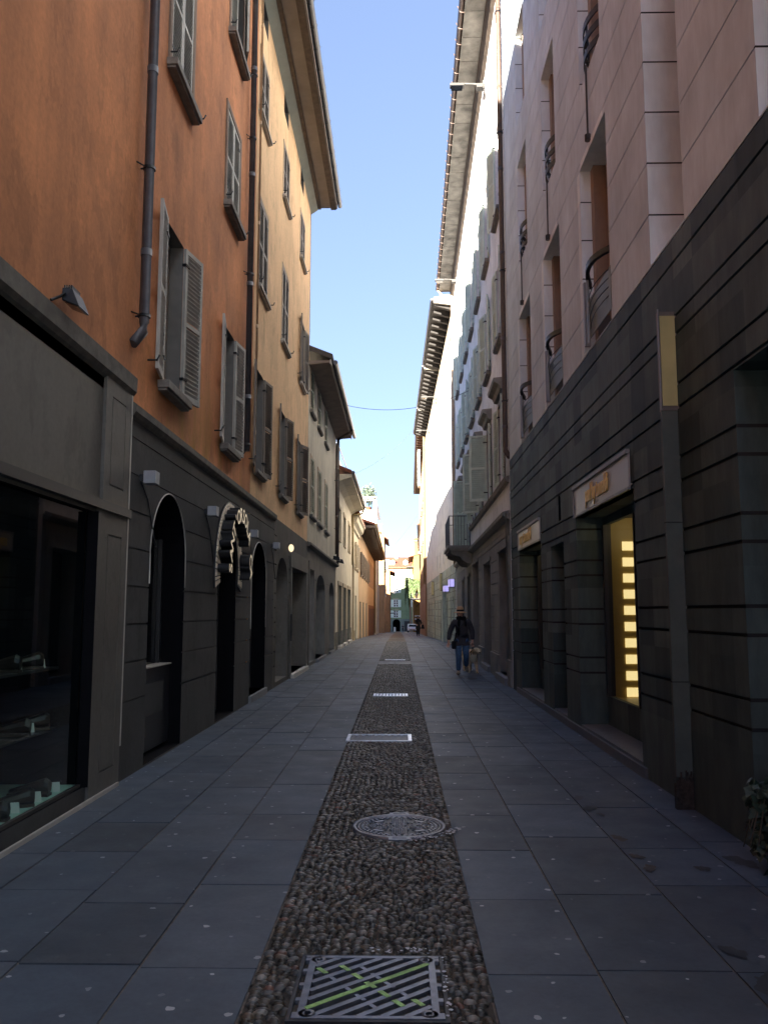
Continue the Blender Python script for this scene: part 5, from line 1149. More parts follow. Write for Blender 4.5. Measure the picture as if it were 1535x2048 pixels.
def whitelong():
    b = thing('long_white_building', (2.5, 54, 0), 'long white building on a pale green stone ground floor, brightly sunlit, right side far down', 'building')
    pl = WW; s0, s1, H = 39.02, 69.6, 16.4; z0 = gz(70) - .2
    slit = [42.6, 47.6, 50.9, 54.3, 60.9, 64.5, 68.0]
    rows = []
    for z in (8.6, 10.8, 13.0):
        for k in range(10): rows.append((40.6 + 2.9 * k, 40.82 + 2.9 * k, z, z + .3))
    mb = MB(); facade(mb, pl, s0, s1, 3.9, H, [hole(a, a + .42, 4.25, 5.2, -.3) for a in slit] + [hole(*u, -.12) for u in rows] + [(s0, s1, z, z + .015, -.01, 0, True) for z in (5.75, 6.7)], mat=0); mb.build('upper_wall', 'whitewarm', b)
    for a in slit: m = MB(); pl.box(m, a, a + .42, 4.25, 5.2, -.3, -.27, 0); pl.box(m, a + .18, a + .22, 4.25, 5.2, -.27, -.24, 1); m.build('slit_window', ['glassd', 'frameb'], b)
    for u in rows: m = MB(); pl.box(m, *u, -.14, -.12); m.build('small_vent_window', 'frameb', b)
    op = [(40.2, 41.0), (42.2, 42.8), (44.8, 45.6), (47.2, 47.8), (50.2, 51.2), (53.6, 54.2), (57, 58), (61, 62), (65.5, 66.5)]
    r = grooves(s0, s1, [z0 + .25 + .42 * k for k in range(10)], .03, -.02, 2) + [(a, c, z0, 2.35, -.45, 1, False) for a, c in op]
    k = s0 + .6
    while k < s1:
        r.append((k, k + .03, z0, 3.8, -.02, 2, True)); k += 1.35
    r = r[:10] + r[10 + len(op):] + r[10:10 + len(op)]
    mb = MB(); facade(mb, pl, s0, s1, z0, 3.9, r, mat=0); mb.build('green_stone_ground_floor', ['greenstone', 'greenstone', 'greenjoint'], b)
    for a, c in op: m = MB(); pl.box(m, a, c, z0, 2.4, -.47, -.45); m.build('doorway', 'greydoor', b)
    mb = MB(); pl.box(mb, 46.0, 46.5, z0, 3.1, .001, .2); mb.build('pilaster', 'greenstone', b)
    # frieze and modillioned eave in three steps
    mb = MB(); pl.box(mb, s0, s1, 15.2, 16.3, .001, .06, 0)
    k = s0 + .4
    while k < s1: pl.box(mb, k, k + .3, 15.45, 16.1, .055, .062, 1); k += .9
    mb.build('frieze', ['sandyf', 'frameb'], b)
    for (x, y, dz) in ((s0, 49.8, 0), (50.1, 60.4, 0), (60.7, s1 + .2, 0)):
        mb = MB(); pl.extr(mb, x, y, [(0, 16.52), (.98, 16.52), (.98, 16.64), (0, 16.64)])
        k = x + .15
        while k < y - .3:
            mb.prism([pl.P(k, z, d) for d, z in ((.06, 16.15), (.3, 16.22), (.88, 16.38), (.88, 16.518), (.06, 16.518))], Vector(pl.P(k + .24, 0, 0)) - Vector(pl.P(k, 0, 0))); k += .98
        mb.build('eave', 'blacktimber', b)  # one even near-black tone on slab and brackets
        mb = MB(); pl.extr(mb, x - .14, x - .003, [(0, 16.3), (.95, 16.42), (.95, 16.7), (0, 16.9)]); mb.build('firewall_end', 'concrete', b)
        mb = MB(); mb.tube([pl.P(x, 16.64, 1.04), pl.P(y, 16.64, 1.04)], .06, 8); mb.build('gutter', 'pipe', b)
    mb = MB(); pl.extr(mb, s0, s1, [(.98, 16.65), (-6, 18.6), (-12, 16.7), (-12, 16.6), (.9, 16.64)]); mb.build('roof', 'tile', b)
    for s in (s0 + .01, s1): mb = MB(); mb.quad(pl.P(s, z0, -.001), pl.P(s, z0, -11), pl.P(s, 16.4, -11), pl.P(s, 16.4, -.001)); mb.build('end_wall', 'white', b)
    for i, (s, z) in enumerate(((45.9, 2.75), (58.3, 2.75))):
        t = thing('wall_lamp', pl.P(s, z, .15), ('nearer' if i == 0 else 'farther') + ' tall pale yellow lamp panel on the green stone wall', 'wall lamp', 'yellow lamp panels on the green stone wall')
        m = MB(); pl.box(m, s, s + .45, z, z + .95, .205 if i == 0 else .002, .32 if i == 0 else .16); m.build('housing', 'frameb', t)
        m = MB(); pl.box(m, s + .03, s + .42, z + .03, z + .92, .321 if i == 0 else .161, .33 if i == 0 else .17); pl.box(m, s - .008, s - .001, z + .03, z + .92, .22 if i == 0 else .02, .31 if i == 0 else .15); m.build('lamp_glass', 'yellowlamp2', t)
    for i, (s, z, h) in enumerate(((39.6, 2.75, .42), (43.4, 2.62, .36))):
        t = thing('lightbox_sign', pl.P(s, z, .15), ('larger' if i == 0 else 'smaller farther') + ' glowing violet lightbox sign over a green stone doorway', 'sign', 'violet lightbox signs')
        m = MB(); pl.box(m, s, s + .9, z, z + h, .002, .26); m.build('box', 'frame', t)
        m = MB(); pl.box(m, s + .03, s + .87, z + .03, z + h - .03, .261, .27); pl.box(m, s - .01, s - .001, z + .03, z + h - .03, .04, .24); m.build('lit_face', 'bluelamp', t)
M['sandyf'] = plaster('sandy_frieze', (.58, .48, .33), None, .2, .3); M['greenjoint'] = simple('dark_green_joint', (.12, .14, .125), .8); M['yellowlamp2'] = simple('pale_yellow_lamp', (.66, .60, .30), .4)
whitelong()

# roof terrace block behind the ivory house
def setback():
    b = thing('setback_terrace_house', (-3.4, 44, 8), 'white roof terrace with a glass railing seen over the ivory building roof', 'building')
    mb = MB(); mb.box(-9, -3.35, 42.2, 50, 6, 9.25); mb.box(-9, -3.05, 42.0, 50.2, 9.25, 9.42); mb.build('wall', 'white', b)
    mb = MB()
    for k in range(6): mb.box(-3.13 - k, -3.1 - k, 42.05, 42.08, 9.42, 10.2)
    mb.box(-9, -3.1, 42.04, 42.09, 10.2, 10.24); mb.box(-3.14, -3.09, 42.05, 50, 10.2, 10.24); rl = mb.build('railing', 'chrome', b)
    mb = MB(); mb.quad((-9, 42.06, 9.45), (-3.12, 42.06, 9.45), (-3.12, 42.06, 10.18), (-9, 42.06, 10.18)); mb.build('pane', 'clear', rl)
setback()

# ------------------------------------------------------------------ wall lamps, signs, cables
for i, (s, lab) in enumerate(((8.44, 'grey box lamp nearest the taupe shopfront, left of the first arch'), (11.32, 'grey box lamp just before the arched letter sign'), (14.62, 'grey box lamp just behind the arched letter sign'), (17.3, 'grey box lamp at the far end of the smooth dark wall'))):
    if i == 0:
        t = lamp0 = thing('box_lamp', (-2.65, s, 2.97), lab, 'wall lamp', 'grey box lamps on the dark ground floor')
        mb = MB(); mb.box(-2.60, -2.475, s - .06, s + .09, 2.905, 3.035); mb.build('housing', 'lampbox', t, bevel=.004)
        mb = MB(); mb.box(-2.649, -2.60, s - .03, s + .05, 2.93, 3.0); mb.build('mount', 'frame', t)
        mb = MB(); mb.tube([(-2.64, s + .0, 2.93), (-2.64, s + .25, 2.78), (-2.645, s + .6, 2.3)], .007, 5); mb.build('cable', 'cable', t)
    else:
        t = lamp0.copy(); C.objects.link(t); t.location = (-2.65, s, 2.97); t['label'] = lab
        for ch in list(lamp0.children): c = ch.copy(); C.objects.link(c); c.parent = t
def flood():
    t = thing('floodlight', (-2.6, 6.3, 3.95), 'black floodlight on the ledge above the taupe shopfront', 'floodlight')
    mb = MB(); mb.hexa([(-2.60, 6.18, 4.00), (-2.47, 6.20, 3.955), (-2.47, 6.42, 3.955), (-2.60, 6.40, 4.00), (-2.60, 6.18, 4.10), (-2.53, 6.20, 4.10), (-2.53, 6.42, 4.10), (-2.60, 6.40, 4.10)]); mb.build('housing', 'iron', t, bevel=.005)
    mb = MB()
    for k in range(4): mb.box(-2.598 + .018 * k, -2.59 + .018 * k, 6.21, 6.38, 4.095, 4.13)
    mb.build('cooling_fin', 'iron', t)
    mb = MB(); mb.quad((-2.475, 6.21, 3.952), (-2.595, 6.19, 3.996), (-2.595, 6.39, 3.996), (-2.475, 6.41, 3.952)); mb.build('lens', 'glassd', t)
    mb = MB(); mb.tube([(-2.64, 6.08, 3.96), (-2.62, 6.12, 3.99), (-2.6, 6.16, 4.02), (-2.57, 6.17, 4.05)], .012, 6); mb.build('bracket', 'iron', t)
flood()
for i, (s, z, lab) in enumerate(((32.6, 3.58, 'small dark floodlight on the cornice of the beige building, nearer one'), (34.7, 3.6, 'small dark floodlight at the far corner of the beige building cornice'))):
    t = thing('small_floodlight', (-2.5, s, z), lab, 'floodlight', 'small floodlights on the beige building')
    mb = MB(); mb.hexa([(-2.55, s, z + .06), (-2.28, s, z), (-2.28, s + .3, z), (-2.55, s + .3, z + .06), (-2.55, s, z + .2), (-2.33, s, z + .17), (-2.33, s + .3, z + .17), (-2.55, s + .3, z + .2)]); mb.build('housing', 'iron', t)
    mb = MB(); mb.tube([(-2.62, s + .15, z + .06), (-2.5, s + .15, z + .12)], .02, 6); mb.build('bracket', 'iron', t)
def roundsign():
    t = thing('round_sign', (-2.5, 19.7, 3.1), 'small round lit sign on the rough dark wall beside the shop', 'sign')
    mb = MB(); n = 20; mb.prism([(-2.5 + -.04 + .06 * math.cos(6.283 * k / n), 19.68, 3.1 + .09 * math.sin(6.283 * k / n)) for k in range(n)], (0, .05, 0)); mb.build('lit_disc', 'glow', t)
    mb = MB(); mb.tube([(-2.65, 19.72, 3.1), (-2.6, 19.72, 3.1)], .012, 6); mb.prism([(-2.5 + -.04 + .07 * math.cos(6.283 * k / n), 19.74, 3.1 + .1 * math.sin(6.283 * k / n)) for k in range(n)], (0, .03, 0)); mb.build('frame', 'timber', t)
roundsign()
def archsign():
    t = thing('arched_letter_sign', (-2.62, 12.95, 2.4), 'arched band of cream stone chips with raised letters over the dark restaurant doorway', 'sign')
    c = 12.93; ri, ro = .70, 1.02; zs = 2.2; rz_i, rz_o = .74, 1.1; n = 30; a0, a1 = R(-14), R(194)
    rnd = random.Random(12); mb = MB()
    def pt(a, r): return (c - (ri + (ro - ri) * r) * math.cos(a), zs + (rz_i + (rz_o - rz_i) * r) * math.sin(a))
    for k in range(n):
        p, q = a0 + (a1 - a0) * k / n, a0 + (a1 - a0) * (k + 1) / n
        mb.hexa([LW.P(*pt(p, 0), .004), LW.P(*pt(q, 0), .004), LW.P(*pt(q, 1), .004), LW.P(*pt(p, 1), .004), LW.P(*pt(p, 0), .03), LW.P(*pt(q, 0), .03), LW.P(*pt(q, 1), .03), LW.P(*pt(p, 1), .03)])
    mb.build('backing_band', 'letterside', t); mb = MB(); a = a0 + .01
    while a < a1 - .05:
        da = rnd.uniform(.05, .12); r = 0.04; b_ = min(a + da, a1)
        while r < .95:
            r2 = min(.97, r + rnd.uniform(.3, .9)); g = .008
            mb.hexa([LW.P(*pt(a + g, r), .03), LW.P(*pt(b_ - g, r), .03), LW.P(*pt(b_ - g, r2 - .03), .03), LW.P(*pt(a + g, r2 - .03), .03)] + [LW.P(*pt(a + g * 1.5, r + .02), .042), LW.P(*pt(b_ - g * 1.5, r + .02), .042), LW.P(*pt(b_ - g * 1.5, r2 - .05), .042), LW.P(*pt(a + g * 1.5, r2 - .05), .042)])
            r = r2
        a = b_
    mb.build('stone_chips', 'cream_tile', t)
    txt = "SANT'ORSOLA CA"
    for i, ch in enumerate(txt):
        if ch == ' ': continue
        a = R(2) + (R(178) - R(2)) * i / (len(txt) - 1)
        s, z = pt(a, .42); tang = Vector((0, math.sin(a), math.cos(a)))   # direction of travel along the arch
        up = Vector((0, -math.cos(a), math.sin(a)))
        org = Vector(LW.P(s, z, .135)) - up * .10
        o = place_text(ch, 'letter', .31, .085, ['letterface', 'letterside'], org, tang, up, t, bold=.006)
archsign()
def streetlamp(s, pl, lab, z=16.62, d1=.92):
    t = thing('eaves_lamp', pl.P(s, z, .0), lab, 'street lamp', 'lamps on arms under the right-hand eaves')
    mb = MB(); mb.tube([pl.P(s, z, 0), pl.P(s, z + .03, .35), pl.P(s, z + .05, d1)], .035, 8); pl.box(mb, s - .08, s + .08, z - .14, z + .1, .002, .05); mb.build('arm', 'galv', t)
    mb = MB(); pl.box(mb, s - .08, s + .12, z - .04, z + .04, d1 - .36, d1 + .06); mb.build('head', 'galv', t, bevel=.02)
    mb = MB(); pl.box(mb, s - .08, s + .16, z - .065, z - .051, d1 - .3, d1 + .02); mb.build('lens', 'glassd', t)
    mb = MB(); pl.box(mb, s - .1, s + .12, z - .12, z - .01, .05, .22); mb.build('gear_box', 'galv', t)
streetlamp(22.4, R2, 'nearest arm lamp under the concrete eave of the white shuttered house')
streetlamp(36.6, R2, 'arm lamp at the far end of the concrete eave of the white shuttered house')
streetlamp(52.5, WW, 'nearer arm lamp under the dark eave of the long white building', 15.3, 1.0)
streetlamp(62.5, WW, 'farther arm lamp under the dark eave of the long white building', 15.3, 1.0)
def cable_(name, label, p, q, sag, r=.009):
    mb = MB(); p, q = Vector(p), Vector(q); pts = [p.lerp(q, k / 30) - Vector((0, 0, sag * 4 * (k / 30) * (1 - k / 30))) for k in range(31)]; mb.tube(pts, r, 6)
    for k in (22, 24): mb.ball(pts[k], r * 2.4, 6, 4)
    tag(mb.build(name, 'cable'), label, 'cable')
cable_('overhead_cable', 'dark cable sagging across the street between the beige building and the white house', (-2.65, 29.5, 9.25), (2.57, 29.5, 9.55), .55)
cable_('thin_overhead_wire', 'very thin wire rising from the low ivory eave to the long white building eave', (-1.93, 35.3, 7.45), (1.7, 62, 16.1), .5, .006)
cable_('thin_overhead_wire', 'faint thin wire crossing low over the far street from the pale grey building', (-2.4, 92, 7.0), (2.4, 72, 11.0), .4, .006)

# ------------------------------------------------------------------ shoes and tags in the left window
def shoe():
    t = thing('display_shoe', (0, 0, 0), 'x', 'shoe', 'shoes on show in the left shop window')
    mb = MB(); st = [(-.13, .034, .085, .0), (-.10, .038, .105, 0), (-.04, .036, .085, 0), (.03, .042, .062, 0), (.09, .044, .045, 0), (.14, .03, .03, 0)]
    n = 10; prev = None
    for x, w_, h, z in st:
        ring = [(w_ * math.cos(2 * math.pi * k / n), x, .018 + max(0, h * (.5 + .5 * math.sin(2 * math.pi * k / n)))) for k in range(n)]
        if prev:
            for k in range(n): mb.quad(prev[k], prev[(k + 1) % n], ring[(k + 1) % n], ring[k], smooth=True)
        else: mb.quad(*ring)
        prev = ring
    mb.quad(*prev); up = mb.build('upper', 'leather'); up.parent = t
    mb = MB(); mb.prism([(.04, -.13, 0), (.036, .0, 0), (.046, .09, 0), (.02, .155, 0), (-.02, .155, 0), (-.046, .09, 0), (-.036, 0, 0), (-.04, -.13, 0)], (0, 0, .018)); s_ = mb.build('sole', 'shoesoled'); s_.parent = t
    return t
M['shoesoled'] = simple('dark_sole', (.05, .03, .02), .5)
sh0 = shoe(); posn = [(-2.86, 5.95, .16, .5), (-2.86, 6.35, .16, .9), (-2.9, 6.75, .16, .4), (-3.02, 6.6, .64, .6), (-3.02, 6.95, .64, .8), (-3.03, 6.4, 1.14, .5), (-3.03, 6.8, 1.14, .9)]
labs = ['dark shoe nearest the camera on the pale window base', 'dark shoe in the middle of the pale window base', 'dark shoe at the far end of the pale window base', 'dark shoe at the near end of the lower glass shelf', 'dark shoe at the far end of the lower glass shelf', 'dark shoe at the near end of the upper glass shelf', 'dark shoe at the far end of the upper glass shelf']
tg0 = None
for i, (x, y, z, r) in enumerate(posn):
    if i == 0: o = sh0
    else:
        o = sh0.copy(); C.objects.link(o)
        for ch in list(sh0.children): c = ch.copy(); C.objects.link(c); c.parent = o
    o.location = (x, y, z); o.rotation_euler = (0, 0, r + 1.2); o.scale = (1.15,) * 3; o['label'] = labs[i]
    mb = MB(); a = .026; X0, Y0, zt_ = ((-2.76, 6.2, .16), (-2.76, 6.57, .16), (-2.76, 6.93, .16), (-2.95, 6.83, .64), (-2.95, 7.08, .64), (-2.95, 6.55, 1.14), (-2.95, 6.98, 1.14))[i]
    mb.hexa([(X0 - a, Y0 - a, zt_), (X0 + a, Y0 - a * .3, zt_), (X0 + a, Y0, zt_), (X0 - a, Y0 - a * .7, zt_), (X0 - a - .02, Y0 - a + .02, zt_ + .07), (X0 + a - .02, Y0 - a * .3 + .02, zt_ + .07), (X0 + a - .02, Y0 + .022, zt_ + .07), (X0 - a - .02, Y0 - a * .7 + .022, zt_ + .07)])
    tag(mb.build('price_tag', 'paper'), 'white price tag beside the ' + labs[i], 'price tag', 'price tags in the left shop window')

# ------------------------------------------------------------------ ivy at the right edge
def ivy():
    t = thing('potted_ivy', (2.3, 5.35, 0), 'dark ivy spilling from a planter at the right edge of the photo', 'plant')
    rnd = random.Random(8); mb = MB()
    for k in range(620):
        u = rnd.random(); ang = rnd.uniform(0, 6.28); rr = .25 * rnd.random() ** .5
        c = Vector((2.37 + rr * math.cos(ang) * .75, 5.42 + rr * math.sin(ang), .50 - .42 * u ** 1.3 + rnd.gauss(0, .03)))
        if u > .35: c.y = 5.42 + .26 * math.sin(ang) ; c.x = 2.37 + .14 * math.cos(ang)
        nrm = Vector((rnd.gauss(-.4, .6), rnd.gauss(-.4, .6), rnd.gauss(.5, .5))).normalized(); a = nrm.orthogonal().normalized(); a = (Matrix.Rotation(rnd.random() * 6.28, 3, nrm) @ a); b_ = nrm.cross(a); l = rnd.uniform(.022, .045)
        P = [c - a * l, c - a * l * .2 + b_ * l * .9, c + a * l * .3 + b_ * l * .45, c + a * l * 1.2, c + a * l * .3 - b_ * l * .45, c - a * l * .2 - b_ * l * .9]
        mb.quad(*[q + nrm * rnd.gauss(0, .002) for q in P])
    mb.build('foliage', 'leaf', t); mb = MB()
    for k in range(26):
        a = rnd.uniform(0, 6.28); mb.tube([(2.35, 5.4, .34), (2.35 + .12 * math.cos(a), 5.4 + .16 * math.sin(a), .46), (2.35 + .2 * math.cos(a), 5.4 + .3 * math.sin(a), rnd.uniform(.1, .35))], .004, 4)
    mb.build('stem', 'timber', t)
    mb = MB(); mb.lathe([(0, 0), (.11, 0), (.145, .3), (.15, .34), (.13, .34), (.12, .3), (0, .3)], (2.41, 5.4, 0), 18); mb.build('pot', 'rust', t)
ivy()

# ------------------------------------------------------------------ people, dog, car
def skinmesh(name, nodes, edges, mat, parent, sub=2, root=None, grow=1.):
    """continuous body: joints with radii grown by the Skin modifier, baked to a mesh"""
    keys = list(nodes); me = bpy.data.meshes.new(name); me.from_pydata([nodes[k][0] for k in keys], [(keys.index(a), keys.index(b)) for a, b in edges], [])
    o = bpy.data.objects.new(name, me); C.objects.link(o)
    sk = o.modifiers.new('skin', 'SKIN'); sk.use_smooth_shade = True; sk.branch_smoothing = .6
    if not me.skin_vertices: 
        bpy.context.view_layer.objects.active = o
    for i, k in enumerate(keys):
        r = nodes[k][1]; r = r if isinstance(r, tuple) else (r, r); r = (r[0] * grow, r[1] * grow); me.skin_vertices[0].data[i].radius = r; me.skin_vertices[0].data[i].use_root = (k == (root or keys[0]))
    ss = o.modifiers.new('sub', 'SUBSURF'); ss.levels = sub; ss.render_levels = sub
    dg = bpy.context.evaluated_depsgraph_get(); m2 = bpy.data.meshes.new_from_object(o.evaluated_get(dg)); o.modifiers.clear(); o.data = m2; bpy.data.meshes.remove(me)
    m2.name = name; m2.materials.clear(); m2.materials.append(M[mat])
    for p in m2.polygons: p.use_smooth = True
    if parent: setpar(o, parent)
    return o
def hand(nd, ed, tag_, wrist, down, fwd, side, sc=1., thumb=1, curl=.9):
    """palm and five separate fingers added to a skeleton; down = palm axis, side = finger spread axis"""
    w_ = Vector(wrist); D, Fw, S = Vector(down).normalized(), Vector(fwd).normalized(), Vector(side).normalized()
    palm = w_ + D * .045 * sc; nd[tag_ + 'palm'] = (tuple(palm), (.032 * sc, .018 * sc)); ed.append((tag_ + 'wr', tag_ + 'palm'))
    for i, (off, ln) in enumerate(((-.03, .062), (-.01, .072), (.011, .067), (.03, .052))):
        p0 = palm + D * .04 * sc + S * off * sc; p1 = p0 + (D + Fw * .35 * curl) * ln * .5 * sc; p2 = p1 + (D * .6 + Fw * curl) * ln * .5 * sc
        for q, p, r in (('a', p0, .0095), ('b', p1, .009), ('c', p2, .0075)): nd[f'{tag_}f{i}{q}'] = (tuple(p), r * sc)
        ed += [(tag_ + 'palm', f'{tag_}f{i}a'), (f'{tag_}f{i}a', f'{tag_}f{i}b'), (f'{tag_}f{i}b', f'{tag_}f{i}c')]
    t0 = w_ + D * .03 * sc + S * thumb * .032 * sc + Fw * .008; t1 = t0 + (D * .8 + S * thumb * .5 + Fw * .4) * .035 * sc; t2 = t1 + (D + Fw * .6) * .028 * sc
    for q, p, r in (('a', t0, .012), ('b', t1, .010), ('c', t2, .008)): nd[f'{tag_}t{q}'] = (tuple(p), r * sc)
    ed += [(tag_ + 'palm', f'{tag_}ta'), (f'{tag_}ta', f'{tag_}tb'), (f'{tag_}tb', f'{tag_}tc')]
def person(base, label, J, mats, hat=None, scarf=False, hair='brownc', coat_len=None, detail=True, bag=False, face=-1):
    """J: joints in metres relative to base, figure facing -Y"""
    B = Vector(base); t = thing('person', base, label, 'person')
    g = lambda k: tuple(B + Vector(J[k]))
    mid = lambda a, b, f=.5: tuple(Vector(g(a)).lerp(Vector(g(b)), f))
    up = lambda p, dz, dy=0, dx=0: (p[0] + dx, p[1] + dy, p[2] + dz)
    nd = {}; ed = []
    nd['pel'] = (g('pel'), (.12, .09)); nd['waist'] = (mid('pel', 'chest', .5), (.11, .08)); nd['chest'] = (g('chest'), (.135, .09)); nd['neckb'] = (g('neck'), (.06, .055)); nd['neckt'] = (mid('neck', 'head', .45), (.052, .05))
    ed += [('pel', 'waist'), ('waist', 'chest'), ('chest', 'neckb'), ('neckb', 'neckt')]
    for s in 'LR':
        nd[s + 'sh'] = (g(s + 'sh'), .062); nd[s + 'el'] = (g(s + 'el'), .042); nd[s + 'wr'] = (g(s + 'ha'), .026); nd[s + 'hip'] = (g(s + 'hip'), .088); nd[s + 'kn'] = (g(s + 'kn'), .056); nd[s + 'an'] = (g(s + 'an'), .03); nd[s + 'toe'] = (tuple(Vector(g(s + 'an')).lerp(Vector(g(s + 'toe')), .8)), (.026, .016))
        ed += [('chest', s + 'sh'), (s + 'sh', s + 'el'), (s + 'el', s + 'wr'), ('pel', s + 'hip'), (s + 'hip', s + 'kn'), (s + 'kn', s + 'an'), (s + 'an', s + 'toe')]
        fd = (Vector(J[s + 'ha']) - Vector(J[s + 'el'])).normalized(); hand(nd, ed, s, g(s + 'ha'), fd * .7 + Vector((0, 0, -.6)), (0, -1, 0) if s == 'L' else (0, -1, -.1), (1, 0, 0) if s == 'L' else (-1, 0, 0), 1.0, thumb=-1 if s == 'R' else -1)
    hd = Vector(g('head')); nd['skull'] = (tuple(hd + Vector((0, .005, .035))), (.082, .092)); nd['jaw'] = (tuple(hd + Vector((0, -.018, -.055))), (.055, .06)); nd['nose'] = (tuple(hd + Vector((0, -.10, -.01))), .012)
    ed += [('neckt', 'jaw'), ('jaw', 'skull'), ('skull', 'nose')]
    body = skinmesh('body', nd, ed, mats['skin'], t, 1, 'pel')
    if detail:      # face: eyes, mouth, ears belong to the head
        m = MB()
        for sx in (-1, 1): m.ball((hd.x + sx * .03, hd.y - .078, hd.z + .018), .012, 8, 5); m.box(hd.x + sx * .03 - .018, hd.x + sx * .03 + .018, hd.y - .092, hd.y - .084, hd.z + .038, hd.z + .044)
        m.box(hd.x - .024, hd.x + .024, hd.y - .094, hd.y - .08, hd.z - .052, hd.z - .045); m.build('face_features', 'brownc', body)
    # jacket
    cl = coat_len or -.14
    jn = {'a': (up(g('pel'), 0), (.13, .10)), 'b': (up(g('pel'), .1), (.15, .115)), 'c': (mid('pel', 'chest', .5), (.165, .125)), 'd': (g('chest'), (.185, .135)), 'e': (up(g('neck'), -.02), (.095, .085))}
    je = [('a', 'b'), ('b', 'c'), ('c', 'd'), ('d', 'e')]
    for s in 'LR':
        jn[s + '1'] = (g(s + 'sh'), .085); jn[s + '2'] = (mid(s + 'sh', s + 'el', .5), .07); jn[s + '3'] = (g(s + 'el'), .063); jn[s + '4'] = (mid(s + 'el', s + 'ha', .9), .046); je += [('d', s + '1'), (s + '1', s + '2'), (s + '2', s + '3'), (s + '3', s + '4')]
    m = MB(); pz = g('pel'); hz_ = pz[2] + cl; prev = None
    for a_, b_, z_ in ((.165, .125, pz[2] + .17), (.178, .138, pz[2] + .06), (.196, .152, (pz[2] + hz_) / 2), (.212, .165, hz_ + .01), (.205, .158, hz_ - .012), (.19, .145, hz_ + .03)):
        ring = [(pz[0] + a_ * math.cos(6.2832 * k / 28) * (1 + .015 * math.sin(5 * k)), pz[1] + b_ * math.sin(6.2832 * k / 28), z_ + .006 * math.sin(k * 1.3)) for k in range(28)]
        if prev:
            for k in range(28): m.quad(prev[k], prev[(k + 1) % 28], ring[(k + 1) % 28], ring[k], smooth=True)
        prev = ring
    m.build('coat_skirt', mats['jacket'], t)
    skinmesh('jacket', jn, je, mats['jacket'], t, 2, 'c', 1.18)
    # trousers
    tn = {'p': (up(g('pel'), .0), (.12, .09))}; te = []
    for s in 'LR':
        tn[s + 'h'] = (g(s + 'hip'), .088); tn[s + 'm'] = (mid(s + 'hip', s + 'kn', .5), .088); tn[s + 'k'] = (g(s + 'kn'), .071); tn[s + 's'] = (mid(s + 'kn', s + 'an', .5), .064); tn[s + 'a'] = (mid(s + 'kn', s + 'an', .95), .057); te += [('p', s + 'h'), (s + 'h', s + 'm'), (s + 'm', s + 'k'), (s + 'k', s + 's'), (s + 's', s + 'a')]
    skinmesh('trousers', tn, te, mats['trousers'], t, 2, 'p', 1.14)
    for s in 'LR':
        a, b_ = Vector(g(s + 'an')), Vector(g(s + 'toe')); n_ = {'x': (tuple(a + Vector((0, .045, -.03))), (.038, .036)), 'y': (tuple(a + Vector((0, -.02, -.015))), (.043, .042)), 'z': (tuple(a.lerp(b_, .65)), (.046, .030)), 'w': (tuple(b_), (.040, .022))}
        so_ = skinmesh('shoe', n_, [('x', 'y'), ('y', 'z'), ('z', 'w')], mats['shoe'], t, 2, 'y', 1.2)
    # hair
    m = MB(); m.ball((hd.x, hd.y + .022, hd.z + .04), .094, 14, 9, squash=(.95, 1.0, 1.02))
    if hair and not hat: m.ball((hd.x, hd.y + .05, hd.z - .05), .08, 12, 7, squash=(1.05, .8, 1.2))
    if hat: m = MB(); m.ball((hd.x, hd.y + .03, hd.z + .0), .09, 14, 9, squash=(.97, .9, 1.0))
    m.build('hair', hair, t)
    if hat:
        m = MB(); c = (hd.x, hd.y + .005, hd.z + .068)
        m.lathe([(.088, .0), (.165, -.028), (.172, -.034), (.166, -.036), (.088, -.012)], c, 28); m.lathe([(.092, .0), (.090, .055), (.084, .10), (.06, .125), (.02, .118), (0, .115)], c, 28); ho = m.build('hat', 'straw', t)
        m = MB(); m.lathe([(.0945, .0), (.0945, .004), (.093, .045), (.0915, .046)], c, 28); m.build('hat_band', 'blackc', ho)
    if scarf:
        m = MB(); nk = Vector(g('neck')); pts = []
        for turn in (0, 1):
            pts = [nk + Vector((.10 * math.cos(a), .085 * math.sin(a), -.01 + turn * .035 + .01 * math.sin(a * 2))) for a in [6.283 * k / 16 for k in range(17)]]; m.tube(pts, .032, 10)
        m.tube([nk + Vector((-.05, -.12, .03)), nk + Vector((-.07, -.165, -.1)), nk + Vector((-.08, -.165, -.3)), nk + Vector((-.07, -.15, -.42))], [.03, .04, .035, .03], 10)
        m.tube([nk + Vector((.05, -.12, .03)), nk + Vector((.09, -.16, -.08)), nk + Vector((.10, -.16, -.2))], [.03, .035, .03], 10); m.build('scarf', 'scarf', t)
    if bag: pass
    return t
# man walking towards the camera; picture-left leg planted, the other lifted behind
MJ = dict(pel=(.0, 0, .90), chest=(-.02, -.01, 1.28), neck=(-.01, -.01, 1.43), head=(-.035, -.05, 1.545),
          Rsh=(-.185, 0, 1.37), Rel=(-.30, .02, 1.10), Rha=(-.345, -.05, .84), Lsh=(.175, 0, 1.37), Lel=(.275, .03, 1.10), Lha=(.27, -.06, .85),
          Rhip=(-.10, 0, .84), Rkn=(-.09, -.10, .47), Ran=(-.095, -.02, .085), Rtoe=(-.11, -.19, .03), Lhip=(.10, 0, .84), Lkn=(.10, -.09, .49), Lan=(.125, .20, .20), Ltoe=(.14, .06, .075))
man = person((1.615, 21.75, 0), 'walker in tan banded hat, dark jacket, black scarf and blue jeans holding a dog leash', MJ, dict(skin='skin', jacket='jacket', trousers='jeans', shoe='shoe'), hat=True, scarf=True, hair='brownc')
